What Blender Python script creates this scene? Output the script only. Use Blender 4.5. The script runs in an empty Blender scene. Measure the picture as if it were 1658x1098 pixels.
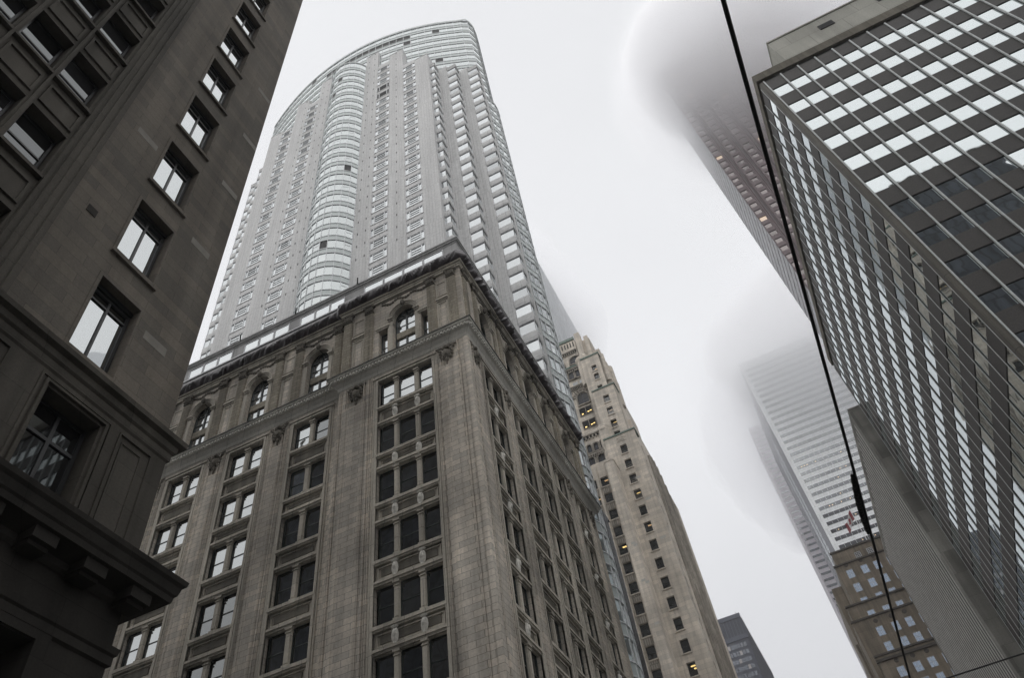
import bpy, math, random
from mathutils import Vector, Matrix, noise
random.seed(7)
R = math.radians
sc = bpy.context.scene
col = sc.collection
G = -1.6                                   # ground level; the camera is at the origin, 1.6 m above the road

# ------------------------------------------------------------------ camera
CAM = ((0.89554915, 0.4290736, -0.1178455), (-0.40039865, 0.66155611, -0.63405397), (-0.19409441, 0.61501167, 0.76425651))
cd = bpy.data.cameras.new('camera'); cam = bpy.data.objects.new('camera', cd); col.objects.link(cam)
cd.sensor_width = 36; cd.lens = 36 * 1234.12 / 1658; cd.clip_start = 0.1; cd.clip_end = 6000
rt, dn, fw = [Vector(r) for r in CAM]
cam.matrix_world = Matrix(((rt.x, -dn.x, -fw.x, 0), (rt.y, -dn.y, -fw.y, 0), (rt.z, -dn.z, -fw.z, 0), (0, 0, 0, 1)))
sc.camera = cam
def px(p):                                  # where a point falls, in photograph pixels (only used to rank windows by size)
    p = Vector(p); z = fw.dot(p)
    if z < 0.5: return None
    return 829 + 1234 * rt.dot(p) / z, 549 + 1234 * dn.dot(p) / z, z

# ------------------------------------------------------------------ sky, light, exposure
w = bpy.data.worlds.new('World'); sc.world = w; w.use_nodes = True
nt = w.node_tree; nt.nodes.clear(); N = nt.nodes.new; LK = nt.links.new
wo = N('ShaderNodeOutputWorld'); bg = N('ShaderNodeBackground'); LK(bg.outputs[0], wo.inputs[0])
sky = N('ShaderNodeTexSky'); sky.sky_type = 'NISHITA'; sky.sun_disc = False
SUN_EL, SUN_AZ = 42, 186                    # behind the camera, a little to the left
sky.sun_elevation = R(SUN_EL); sky.sun_rotation = R(SUN_AZ); sky.air_density = 2; sky.dust_density = 6
bw_ = N('ShaderNodeHueSaturation'); bw_.inputs['Saturation'].default_value = 0.12; bw_.inputs['Value'].default_value = 0.9
LK(sky.outputs[0], bw_.inputs['Color'])
tc = N('ShaderNodeTexCoord'); sp = N('ShaderNodeSeparateXYZ'); LK(tc.outputs['Generated'], sp.inputs[0])
rm = N('ShaderNodeValToRGB'); LK(sp.outputs[2], rm.inputs[0])
rm.color_ramp.elements[0].position = 0.0; rm.color_ramp.elements[0].color = (6.6, 6.7, 7.05, 1)
rm.color_ramp.elements[1].position = 0.9; rm.color_ramp.elements[1].color = (10.1, 10.2, 10.5, 1)
e = rm.color_ramp.elements.new(0.45); e.color = (8.5, 8.6, 8.95, 1)
e = rm.color_ramp.elements.new(0.66); e.color = (10.3, 10.4, 10.75, 1)
nz = N('ShaderNodeTexNoise'); nz.inputs['Scale'].default_value = 1.6; nz.inputs['Detail'].default_value = 3
LK(tc.outputs['Generated'], nz.inputs['Vector'])
mr = N('ShaderNodeMapRange'); mr.inputs[1].default_value = 0.3; mr.inputs[2].default_value = 0.7; mr.inputs[3].default_value = 0.95; mr.inputs[4].default_value = 1.04
LK(nz.outputs[0], mr.inputs[0])
ml = N('ShaderNodeMixRGB'); ml.blend_type = 'MULTIPLY'; ml.inputs[0].default_value = 1; LK(rm.outputs[0], ml.inputs[1]); LK(mr.outputs[0], ml.inputs[2])
mx = N('ShaderNodeMixRGB'); mx.inputs[0].default_value = 0.88; LK(bw_.outputs[0], mx.inputs[1]); LK(ml.outputs[0], mx.inputs[2])
LK(mx.outputs[0], bg.inputs[0]); bg.inputs[1].default_value = 0.096
sl = bpy.data.lights.new('sun', 'SUN'); sl.energy = 1.5; sl.angle = R(160); sl.color = (1, 0.97, 0.93)
so = bpy.data.objects.new('sun', sl); col.objects.link(so)
az = R(SUN_AZ); el = R(SUN_EL)
sd = Vector((math.sin(az) * math.cos(el), math.cos(az) * math.cos(el), math.sin(el)))
so.rotation_euler = sd.to_track_quat('Z', 'Y').to_euler()
sc.view_settings.view_transform = 'Standard'; sc.view_settings.look = 'None'
sc.view_settings.exposure = 0.0; sc.view_settings.gamma = 1
sc.render.engine = 'CYCLES'; sc.cycles.use_denoising = True
sc.cycles.max_bounces = 16; sc.cycles.diffuse_bounces = 3; sc.cycles.glossy_bounces = 3; sc.cycles.volume_bounces = 14
sc.cycles.transparent_max_bounces = 8

# ------------------------------------------------------------------ materials
def mat(name):
    m = bpy.data.materials.new(name); m.use_nodes = True
    n = m.node_tree; b = n.nodes['Principled BSDF']
    return m, n, n.nodes.new, n.links.new, b
def wallcoord(n, N, L):
    g = N('ShaderNodeNewGeometry'); s = N('ShaderNodeSeparateXYZ'); L(g.outputs['Position'], s.inputs[0])
    a = N('ShaderNodeMath'); a.operation = 'ADD'; L(s.outputs[0], a.inputs[0]); L(s.outputs[1], a.inputs[1])
    c = N('ShaderNodeCombineXYZ'); L(a.outputs[0], c.inputs[0]); L(s.outputs[2], c.inputs[1])
    return g, c
def stone(name, c, bw=1.0, bh=0.4, joint=0.012, var=0.12, stain=0.35, jd=0.55, rough=0.85, streak=0.35, warm=0.0, bump=0.15, grain=9.0):
    """ashlar: blocks with joints, tone differing block to block, rain streaks and grime patches"""
    m, n, N, L, b = mat(name)
    g, v = wallcoord(n, N, L)
    br = N('ShaderNodeTexBrick'); L(v.outputs[0], br.inputs['Vector'])
    br.inputs['Scale'].default_value = 1; br.inputs['Brick Width'].default_value = bw; br.inputs['Row Height'].default_value = bh
    br.inputs['Mortar Size'].default_value = joint; br.inputs['Mortar Smooth'].default_value = 0.3; br.inputs['Bias'].default_value = 0.0
    lo = [x * (1 - var) for x in c]; hi = [x * (1 + var) for x in c]
    hi[0] *= 1 + warm; lo[2] *= 1 + warm
    br.inputs['Color1'].default_value = (*lo, 1); br.inputs['Color2'].default_value = (*hi, 1)
    br.inputs['Mortar'].default_value = (*[x * jd for x in c], 1)
    n1 = N('ShaderNodeTexNoise'); n1.inputs['Scale'].default_value = 0.22; n1.inputs['Detail'].default_value = 6; L(g.outputs['Position'], n1.inputs['Vector'])
    mp = N('ShaderNodeMapping'); mp.inputs['Scale'].default_value = (1.6, 1.6, 0.09); L(g.outputs['Position'], mp.inputs['Vector'])
    n2 = N('ShaderNodeTexNoise'); n2.inputs['Scale'].default_value = 1.0; n2.inputs['Detail'].default_value = 5; L(mp.outputs[0], n2.inputs['Vector'])
    n3 = N('ShaderNodeTexNoise'); n3.inputs['Scale'].default_value = grain; n3.inputs['Detail'].default_value = 4; L(g.outputs['Position'], n3.inputs['Vector'])
    def rng(src, lo_, hi_):
        r = N('ShaderNodeMapRange'); r.inputs[1].default_value = 0.32; r.inputs[2].default_value = 0.68; r.inputs[3].default_value = lo_; r.inputs[4].default_value = hi_
        L(src.outputs[0], r.inputs[0]); return r
    r1 = rng(n1, 1 - stain, 1 + stain * 0.4); r2 = rng(n2, 1 - streak, 1 + streak * 0.35); r3 = rng(n3, 0.9, 1.1)
    a = N('ShaderNodeMath'); a.operation = 'MULTIPLY'; L(r1.outputs[0], a.inputs[0]); L(r2.outputs[0], a.inputs[1])
    a2 = N('ShaderNodeMath'); a2.operation = 'MULTIPLY'; L(a.outputs[0], a2.inputs[0]); L(r3.outputs[0], a2.inputs[1])
    mu = N('ShaderNodeMixRGB'); mu.blend_type = 'MULTIPLY'; mu.inputs[0].default_value = 1
    L(br.outputs['Color'], mu.inputs[1]); L(a2.outputs[0], mu.inputs[2]); L(mu.outputs[0], b.inputs['Base Color'])
    b.inputs['Roughness'].default_value = rough; b.inputs['Specular IOR Level'].default_value = 0.25
    if bump:
        bp = N('ShaderNodeBump'); bp.inputs['Strength'].default_value = bump; bp.inputs['Distance'].default_value = 0.03
        L(n3.outputs[0], bp.inputs['Height']); L(bp.outputs[0], b.inputs['Normal'])
    return m
def plain(name, c, rough=0.6, metal=0.0, var=0.12, scale=3.0):
    m, n, N, L, b = mat(name)
    g = N('ShaderNodeNewGeometry'); t = N('ShaderNodeTexNoise'); t.inputs['Scale'].default_value = scale; t.inputs['Detail'].default_value = 5
    L(g.outputs['Position'], t.inputs['Vector'])
    r = N('ShaderNodeMapRange'); r.inputs[1].default_value = 0.3; r.inputs[2].default_value = 0.7; r.inputs[3].default_value = 1 - var; r.inputs[4].default_value = 1 + var
    L(t.outputs[0], r.inputs[0])
    mu = N('ShaderNodeMixRGB'); mu.blend_type = 'MULTIPLY'; mu.inputs[0].default_value = 1; mu.inputs[1].default_value = (*c, 1)
    L(r.outputs[0], mu.inputs[2]); L(mu.outputs[0], b.inputs['Base Color'])
    b.inputs['Roughness'].default_value = rough; b.inputs['Metallic'].default_value = metal
    return m
def glass(name, inner=(0.01, 0.012, 0.014), refl=0.35, tint=(0.92, 0.96, 0.97), var=0.5, wave=0.02, rough=0.02, lit=0.0, litc=(1.0, 0.72, 0.35), lits=1.5, curtain=None, see=0.0):
    """coated window glass: a mirror coat that strengthens at a slant over a dark room (or a pale curtain); tone differs pane to pane"""
    m, n, N, L, b = mat(name)
    n.nodes.remove(b); out = n.nodes['Material Output']
    g = N('ShaderNodeNewGeometry'); oi = N('ShaderNodeObjectInfo')
    ad = N('ShaderNodeMath'); ad.operation = 'ADD'; L(g.outputs['Random Per Island'], ad.inputs[0]); L(oi.outputs['Random'], ad.inputs[1])
    fr = N('ShaderNodeMath'); fr.operation = 'FRACT'; L(ad.outputs[0], fr.inputs[0])
    gl = N('ShaderNodeBsdfGlossy'); gl.inputs['Roughness'].default_value = rough; gl.inputs['Color'].default_value = (*tint, 1)
    df = N('ShaderNodeBsdfDiffuse')
    cr = N('ShaderNodeValToRGB'); L(fr.outputs[0], cr.inputs[0])
    cr.color_ramp.interpolation = 'CONSTANT' if curtain else 'LINEAR'
    cr.color_ramp.elements[0].color = (*[x * (1 - var) for x in inner], 1); cr.color_ramp.elements[1].color = (*[x * (1 + var) for x in inner], 1)
    if curtain:
        e = cr.color_ramp.elements.new(curtain[0]); e.color = (*curtain[1], 1)
        cr.color_ramp.elements[-1].position = 1.0; cr.color_ramp.elements[-1].color = (*[x * 0.8 for x in curtain[1]], 1)
        e = cr.color_ramp.elements.new((1 + curtain[0]) / 2); e.color = (*[min(1, x * 1.25) for x in curtain[1]], 1)
    L(cr.outputs[0], df.inputs['Color'])
    if see:
        tr = N('ShaderNodeBsdfTransparent'); ms = N('ShaderNodeMixShader'); ms.inputs[0].default_value = see
        L(df.outputs[0], ms.inputs[1]); L(tr.outputs[0], ms.inputs[2]); base = ms
    else: base = df
    fn = N('ShaderNodeFresnel'); fn.inputs['IOR'].default_value = 1.55
    r = N('ShaderNodeMapRange'); r.inputs[1].default_value = 0.0; r.inputs[2].default_value = 1.0; r.inputs[3].default_value = refl; r.inputs[4].default_value = 1.0
    L(fn.outputs[0], r.inputs[0])
    mx = N('ShaderNodeMixShader'); L(r.outputs[0], mx.inputs[0]); L(base.outputs[0], mx.inputs[1]); L(gl.outputs[0], mx.inputs[2])
    if wave:
        nz = N('ShaderNodeTexNoise'); nz.inputs['Scale'].default_value = 0.9; nz.inputs['Detail'].default_value = 1; L(g.outputs['Position'], nz.inputs['Vector'])
        bp = N('ShaderNodeBump'); bp.inputs['Strength'].default_value = 1.0; bp.inputs['Distance'].default_value = wave
        L(nz.outputs[0], bp.inputs['Height']); L(bp.outputs[0], gl.inputs['Normal'])
    last = mx
    if lit:
        em = N('ShaderNodeEmission'); em.inputs['Color'].default_value = (*litc, 1)
        gt = N('ShaderNodeMath'); gt.operation = 'GREATER_THAN'; gt.inputs[1].default_value = 1 - lit; L(fr.outputs[0], gt.inputs[0])
        mu = N('ShaderNodeMath'); mu.operation = 'MULTIPLY'; mu.inputs[1].default_value = lits; L(gt.outputs[0], mu.inputs[0]); L(mu.outputs[0], em.inputs['Strength'])
        ah = N('ShaderNodeAddShader'); L(mx.outputs[0], ah.inputs[0]); L(em.outputs[0], ah.inputs[1]); last = ah
    L(last.outputs[0], out.inputs['Surface'])
    return m
def emit(name, c, s):
    m, n, N, L, b = mat(name); b.inputs['Base Color'].default_value = (*c, 1)
    b.inputs['Emission Color'].default_value = (*c, 1); b.inputs['Emission Strength'].default_value = s; return m
def volume(name, d, c=(1, 1, 1), an=0.0):
    m = bpy.data.materials.new(name); m.use_nodes = True; n = m.node_tree; n.nodes.clear()
    o = n.nodes.new('ShaderNodeOutputMaterial'); v = n.nodes.new('ShaderNodeVolumePrincipled')
    v.inputs['Color'].default_value = (*c, 1); v.inputs['Density'].default_value = d; v.inputs['Anisotropy'].default_value = an
    n.links.new(v.outputs[0], o.inputs['Volume']); return m

# ------------------------------------------------------------------ mesh building
class F:
    """a facade frame: u runs along the wall, d goes INTO the wall, z is up"""
    def __init__(s, ox, oy, rot=0):
        s.ox, s.oy, s.rot = ox, oy, rot; s.c, s.s = math.cos(R(rot)), math.sin(R(rot))
    def __call__(s, u, d, z): return (s.ox + u * s.c - d * s.s, s.oy + u * s.s + d * s.c, z)
W0 = F(0, 0, 0)
class MB:
    def __init__(s, fr=W0): s.v = []; s.f = []; s.m = []; s.fr = fr; s.k = 0; s.smooth = False
    def mt(s, k): s.k = k; return s
    def face(s, pts, flip=False):
        i = len(s.v); s.v += [s.fr(*p) for p in pts]; r = list(range(i, i + len(pts)))
        s.f.append(r[::-1] if flip else r); s.m.append(s.k)
    def box(s, u0, u1, d0, d1, z0, z1):
        if u0 > u1: u0, u1 = u1, u0
        if d0 > d1: d0, d1 = d1, d0
        i = len(s.v)
        s.v += [s.fr(u, d, z) for z in (z0, z1) for d in (d0, d1) for u in (u0, u1)]
        for q in ((0, 1, 5, 4), (1, 3, 7, 5), (3, 2, 6, 7), (2, 0, 4, 6), (4, 5, 7, 6), (2, 3, 1, 0)):
            s.f.append([i + k for k in q]); s.m.append(s.k)
        return s
    def frame(s, u0, u1, z0, z1, t, d0, d1):             # a picture frame of four bars
        s.box(u0, u1, d0, d1, z0, z0 + t); s.box(u0, u1, d0, d1, z1 - t, z1)
        s.box(u0, u0 + t, d0, d1, z0 + t, z1 - t); s.box(u1 - t, u1, d0, d1, z0 + t, z1 - t); return s
    def prism(s, pts, z0, z1):                           # plan polygon, counter-clockwise seen from above
        n = len(pts)
        for a in range(n):
            p, q = pts[a], pts[(a + 1) % n]; s.face([(p[0], p[1], z0), (q[0], q[1], z0), (q[0], q[1], z1), (p[0], p[1], z1)])
        s.face([(p[0], p[1], z1) for p in pts]); s.face([(p[0], p[1], z0) for p in reversed(pts)]); return s
    def slab(s, pts, d0, d1):                            # outline in (u, z), given thickness d0..d1
        n = len(pts)
        s.face([(u, d0, z) for u, z in pts]); s.face([(u, d1, z) for u, z in reversed(pts)])
        for a in range(n):
            (u, z), (u2, z2) = pts[a], pts[(a + 1) % n]; s.face([(u, d0, z), (u, d1, z), (u2, d1, z2), (u2, d0, z2)])
        return s
    def wall(s, u0, u1, z0, z1, holes, depth, d=0.0):    # a wall face with openings and their reveals
        us = sorted({u0, u1, *[h[0] for h in holes], *[h[1] for h in holes]}); zs = sorted({z0, z1, *[h[2] for h in holes], *[h[3] for h in holes]})
        us = [u for u in us if u0 <= u <= u1]; zs = [z for z in zs if z0 <= z <= z1]
        for a, b in zip(zs, zs[1:]):
            zc = (a + b) / 2; hs = sorted((h[0], h[1]) for h in holes if h[2] < zc < h[3]); x = u0
            for p, q in hs:
                if p > x: s.face([(x, d, a), (p, d, a), (p, d, b), (x, d, b)])
                x = max(x, q)
            if x < u1: s.face([(x, d, a), (u1, d, a), (u1, d, b), (x, d, b)])
        for h in holes:
            a, b, c, e = h[:4]; k = d + depth
            s.face([(a, d, c), (b, d, c), (b, k, c), (a, k, c)]); s.face([(a, k, e), (b, k, e), (b, d, e), (a, d, e)])
            s.face([(a, d, c), (a, k, c), (a, k, e), (a, d, e)]); s.face([(b, k, c), (b, d, c), (b, d, e), (b, k, e)])
        return s
    def sweep(s, path, prof, close=True):                # profile (out, z) along a plan path, outward to the right of travel
        P = [Vector(p) for p in path]; n = len(P); offs = []
        for i in range(n):
            ds = []
            if i > 0: ds.append((P[i] - P[i - 1]).normalized())
            if i < n - 1: ds.append((P[i + 1] - P[i]).normalized())
            ns = [Vector((t.y, -t.x)) for t in ds]
            o = ns[0] if len(ns) == 1 else (ns[0] + ns[1]) / (1 + ns[0].dot(ns[1]))
            offs.append(o)
        for i in range(n - 1):
            for (o0, z0), (o1, z1) in zip(prof, prof[1:]):
                a = P[i] + offs[i] * o0; b = P[i + 1] + offs[i + 1] * o0; c = P[i + 1] + offs[i + 1] * o1; e = P[i] + offs[i] * o1
                s.face([(a.x, a.y, z0), (b.x, b.y, z0), (c.x, c.y, z1), (e.x, e.y, z1)])
        for i, fl in ((0, False), (n - 1, True)):
            s.face([((P[i] + offs[i] * o).x, (P[i] + offs[i] * o).y, z) for o, z in prof], fl)
        return s
    def tube(s, a, b, r0, r1=None, n=8):
        r1 = r0 if r1 is None else r1; a = Vector(a); b = Vector(b); t = (b - a).normalized()
        x = t.orthogonal().normalized(); y = t.cross(x); i = len(s.v)
        for p, r in ((a, r0), (b, r1)):
            for k in range(n): q = p + x * r * math.cos(2 * math.pi * k / n) + y * r * math.sin(2 * math.pi * k / n); s.v.append(s.fr(*q))
        for k in range(n): s.f.append([i + k, i + (k + 1) % n, i + n + (k + 1) % n, i + n + k]); s.m.append(s.k)
        s.f.append([i + k for k in reversed(range(n))]); s.m.append(s.k); s.f.append([i + n + k for k in range(n)]); s.m.append(s.k); return s
    def blob(s, c, r, n=8, h=6, cut=False):              # ellipsoid
        i = len(s.v)
        for a in range(h + 1):
            t = math.pi * a / h
            for k in range(n):
                f = 2 * math.pi * k / n; s.v.append(s.fr(c[0] + r[0] * math.sin(t) * math.cos(f), c[1] + r[1] * math.sin(t) * math.sin(f), c[2] - r[2] * math.cos(t)))
        for a in range(h):
            for k in range(n): s.f.append([i + a * n + k, i + a * n + (k + 1) % n, i + (a + 1) * n + (k + 1) % n, i + (a + 1) * n + k]); s.m.append(s.k)
        return s
    def mesh(s, name, mats, off=(0, 0, 0)):
        me = bpy.data.meshes.new(name); ox, oy, oz = off
        me.from_pydata([(x - ox, y - oy, z - oz) for x, y, z in s.v], [], s.f)
        for m in (mats if isinstance(mats, (list, tuple)) else [mats]): me.materials.append(m)
        me.polygons.foreach_set('material_index', s.m)
        if s.smooth: me.polygons.foreach_set('use_smooth', [True] * len(s.f))
        me.update(); return me
def link(name, me, parent=None, loc=(0, 0, 0), rot=0):
    o = bpy.data.objects.new(name, me); col.objects.link(o); o.location = loc; o.rotation_euler = (0, 0, R(rot))
    if parent: o.parent = parent
    return o
def part(mb, name, mats, parent, label=None, kind=None):
    """link a mesh given in world coordinates under its thing (things stand unrotated)"""
    L = parent_loc(parent); o = link(name, mb.mesh(name, mats, L), parent)
    if label: o['label'] = label
    if kind: o['kind'] = kind
    return o
def parent_loc(p):
    v = Vector((0, 0, 0))
    while p: v += p.location; p = p.parent
    return v
def thing(name, label, cat, loc, group=None):
    o = bpy.data.objects.new(name, None); col.objects.link(o); o.location = loc; o.empty_display_size = 1
    o['label'] = label; o['category'] = cat
    if group: o['group'] = group
    return o
def solo(mb, name, mats, label, cat, loc, group=None):
    o = link(name, mb.mesh(name, mats, loc), None, loc); o['label'] = label; o['category'] = cat
    if group: o['group'] = group
    return o
def struct(mb, name, mats, kind='structure'):
    o = link(name, mb.mesh(name, mats)); o['kind'] = kind; return o

# ------------------------------------------------------------------ windows
def wgeo(mb, style, w, h, u=0.0, z=0.0, d=0.0):
    """sash bars and glass of one window, lower left corner at (u, z), glass d deep; material 0 frame, 1 glass"""
    t = 0.06 if w > 0.7 else 0.05
    P = mb.mt(0)
    if style == 'sash':
        P.frame(u, u + w, z, z + h, t, d - 0.05, d + 0.03); P.box(u + t, u + w - t, d - 0.03, d + 0.03, z + h * 0.47, z + h * 0.47 + t)
    elif style == 'pair':
        P.frame(u, u + w, z, z + h, 0.08, d - 0.05, d + 0.03); P.box(u + w * .5 - .03, u + w * .5 + .03, d - .04, d + .03, z + .08, z + h - .08)
        P.box(u + .08, u + w * .5 - .03, d - .04, d + .03, z + h * .84, z + h * .84 + .06); P.box(u + w * .5 + .03, u + w - .08, d - .04, d + .03, z + h * .84, z + h * .84 + .06)
        P.box(u + .08, u + w * .5 - .03, d - .04, d + .03, z + .2, z + .26); P.box(u + w * .5 + .03, u + w - .08, d - .04, d + .03, z + .2, z + .26)
    elif style == 'tall':
        P.frame(u, u + w, z, z + h, 0.08, d - 0.05, d + 0.03); P.box(u + w * .5 - .04, u + w * .5 + .04, d - .04, d + .03, z + .08, z + h - .08)
        P.box(u + .08, u + w * .5 - .04, d - .04, d + .03, z + h * .62, z + h * .62 + .08); P.box(u + w * .5 + .04, u + w - .08, d - .04, d + .03, z + h * .62, z + h * .62 + .08)
    elif style == 'hotel':
        P.frame(u, u + w, z, z + h, 0.07, d - 0.06, d + 0.03)
        for q in (.2, .8): P.box(u + w * q - .05, u + w * q + .05, d - .06, d + .03, z + .07, z + h - .07)
        for q in (.3, .58): P.mt(2).box(u + w * .2 + .1, u + w * .8 - .1, d - .05, d + .03, z + h * q, z + h * q + .07)
        P.mt(2).box(u + .07, u + w - .07, d - .05, d + .03, z + h - .2, z + h - .07); P.mt(0)  # dark strip painting in the shade under the window head
    elif style == 'shade':
        P.frame(u, u + w, z, z + h, t, d - 0.04, d + 0.03); P.mt(2).box(u + t, u + w - t, d - .035, d + .03, z + h - t - .2, z + h - t); P.mt(0)  # top bar coloured dark as the shade under the head
    elif style == 'cross':
        P.frame(u, u + w, z, z + h, t, d - 0.04, d + 0.03); P.box(u + w / 2 - .03, u + w / 2 + .03, d - .03, d + .03, z + t, z + h - t)
        P.box(u + t, u + w / 2 - .03, d - .03, d + .03, z + h * .5, z + h * .5 + t); P.box(u + w / 2 + .03, u + w - t, d - .03, d + .03, z + h * .5, z + h * .5 + t)
    elif style == 'thin':
        P.frame(u, u + w, z, z + h, .035, d - 0.015, d + 0.03)
    else:
        P.frame(u, u + w, z, z + h, t, d - 0.04, d + 0.03)
    q = 0.02
    return (u + q, u + w - q, d, z + q, z + h - q)
class Windows:
    """every window of one building; the hundred that show largest become parts (window > pane), the rest one part"""
    def __init__(s, parent, mats, keep=100, name='window'): s.p = parent; s.mats = mats; s.keep = keep; s.L = []; s.name = name; s.cache = {}
    def add(s, fr, style, u, z, w, h, d, gm=None): s.L.append((fr, style, u, z, w, h, d, gm))
    def area(s, e):
        fr, st, u, z, w, h, d, gm = e
        q = [px(fr(a, d, b)) for a, b in ((u, z), (u + w, z), (u + w, z + h), (u, z + h))]
        if None in q: return 0
        cx = sum(a[0] for a in q) / 4; cy = sum(a[1] for a in q) / 4
        if not (-10 < cx < 1668 and -10 < cy < 1108): return 0
        ar = 0.5 * abs(sum(q[i][0] * q[(i + 1) % 4][1] - q[(i + 1) % 4][0] * q[i][1] for i in range(4)))
        return ar
    def finish(s):
        s.L.sort(key=s.area, reverse=True)
        pl = parent_loc(s.p)
        for e in s.L[:s.keep]:
            fr, st, u, z, w, h, d, gm = e; key = (st, round(w, 3), round(h, 3), gm)
            if key not in s.cache:
                a = MB(); g = wgeo(a, st, w, h); b = MB(); b.face([(g[0], 0, g[3]), (g[1], 0, g[3]), (g[1], 0, g[4]), (g[0], 0, g[4])])
                s.cache[key] = (a.mesh(s.name, [s.mats[0], s.mats[1], s.mats[2] if len(s.mats) > 2 else s.mats[0]]), b.mesh('pane', s.mats[gm if gm else 1]))
            fm, pm = s.cache[key]
            o = link(s.name, fm, s.p, Vector(fr(u, d, z)) - pl, fr.rot); link('pane', pm, o)
        if s.L[s.keep:]:
            mb = MB()
            for fr, st, u, z, w, h, d, gm in s.L[s.keep:]:
                mb.fr = fr; g = wgeo(mb, st, w, h, u, z, d); mb.mt(gm if gm else 1).face([(g[0], g[2], g[3]), (g[1], g[2], g[3]), (g[1], g[2], g[4]), (g[0], g[2], g[4])])
            mats = list(s.mats) + [s.mats[0]] * (4 - len(s.mats))
            o = part(mb, s.name, mats, s.p); o['kind'] = 'stuff'

# ================================================================== the old stone office building on the corner (front towards the camera, side along the street)
M_old = stone('pale_terracotta', (0.60, 0.556, 0.475), bw=0.86, bh=0.345, joint=0.013, var=0.14, stain=0.3, streak=0.34, jd=0.45, warm=0.03)
M_oldtrim = stone('weathered_trim', (0.56, 0.52, 0.445), bw=1.1, bh=3.0, joint=0.014, var=0.1, stain=0.25, streak=0.28, jd=0.4)
M_flute = stone('fluted_trim', (0.43, 0.39, 0.315), bw=0.6, bh=0.3, joint=0.015, var=0.12, stain=0.35, jd=0.5)
M_orn = stone('sooty_ornament', (0.23, 0.21, 0.175), bw=5, bh=5, joint=0.0, var=0.1, stain=0.5, grain=14, bump=0.5)
M_cornice = stone('lightened_cornice_stone', (0.7, 0.68, 0.62), bw=1.3, bh=3.0, joint=0.014, var=0.08, stain=0.2, streak=0.1, jd=0.5)  # tone raised to stand in for light bounced under the cornice
M_span = stone('dark_spandrel', (0.2, 0.185, 0.155), bw=1.5, bh=3, joint=0.01, var=0.1, stain=0.4)  # recessed panels, darker than the stone around them
M_sash = plain('black_green_sash', (0.018, 0.026, 0.024), rough=0.45)
M_oldglass = glass('old_window_glass', inner=(0.018, 0.017, 0.015), refl=0.1, var=0.8, wave=0.012)
M_skyglass = glass('sky_toned_old_glass', inner=(0.09, 0.095, 0.1), refl=0.3, var=0.6, wave=0.012)  # paler copy for panes mirroring sky, reflection partly put into the colour
M_dark = plain('dark_interior', (0.012, 0.012, 0.012), rough=0.9)
M_zinc = stone('grey_zinc_panels', (0.44, 0.44, 0.435), bw=1.3, bh=6, joint=0.012, var=0.05, stain=0.15, streak=0.2, rough=0.55)
M_white = plain('white_metal', (0.66, 0.67, 0.68), rough=0.45, var=0.05)
M_palegl = glass('pale_sky_glass', inner=(0.46, 0.48, 0.49), refl=0.4, var=0.25, wave=0.008)

OX, OY, OYR, OYE = -11.75, 28.0, 28.4, 50.0
old = thing('stone_office_building', 'old pale stone corner office building with arched attic windows under a black tarpaulin', 'building', (OX, OY, G))
fP = F(0, OY, 0); fR = F(0, OYR, 0); fS = F(OX, 0, 90)     # pavilion, set-back front, street side
XL = -56.0; XS = -21.1
HEADS = [36.15, 32.4, 28.85, 25.15, 21.5, 17.95, 14.4, 10.85]
SILLS = [33.95, 30.1, 26.55, 22.95, 19.35, 15.75, 12.2, 8.65]
bays = []      # frame, centre, list of (u0, u1) windows, arch?, shield count
bays.append((fP, -16.2, [(-18.0, -17.04), (-16.75, -15.6), (-15.31, -14.36)], 2, 'serliana'))
RC = [-23.4, -28.5, -33.55, -38.6, -43.65, -48.7]
for c in RC: bays.append((fR, c, [(c - 1.26, c - 0.16), (c + 0.18, c + 1.28)], 0, 'arch'))
for a, b, n in ((30.28, 32.62, 1), (34.45, 36.7, 0), (37.8, 40.02, 0), (41.05, 43.28, 0), (45.32, 47.65, 1)):
    m = (a + b) / 2; bays.append((fS, m, [(a - .02, m - .16), (m + .16, b + .02)], n, 'arch'))
AT0, AT1 = 38.0, 43.9          # attic wall between belt cornice and architrave
wins = Windows(old, [M_sash, M_oldglass, M_sash, M_skyglass])
ARCH_R, ARCH_S = 0.87, 42.25
holes = {id(fP): [], id(fR): [], id(fS): []}
for fr, c, ws, ns, kind in bays:
    a, b = ws[0][0] - .12, ws[-1][1] + .12
    holes[id(fr)].append((a, b, 6.0, HEADS[0] + .1))
    if kind == 'arch': holes[id(fr)].append((c - ARCH_R, c + ARCH_R, 38.6, ARCH_S + ARCH_R + .02))
    else:
        holes[id(fr)].append((c - .85, c + .85, 38.6, ARCH_S + ARCH_R + .02)); holes[id(fr)] += [(c - 2.0, c - 1.28, 38.6, 41.45), (c + 1.28, c + 2.0, 38.6, 41.45)]
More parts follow.
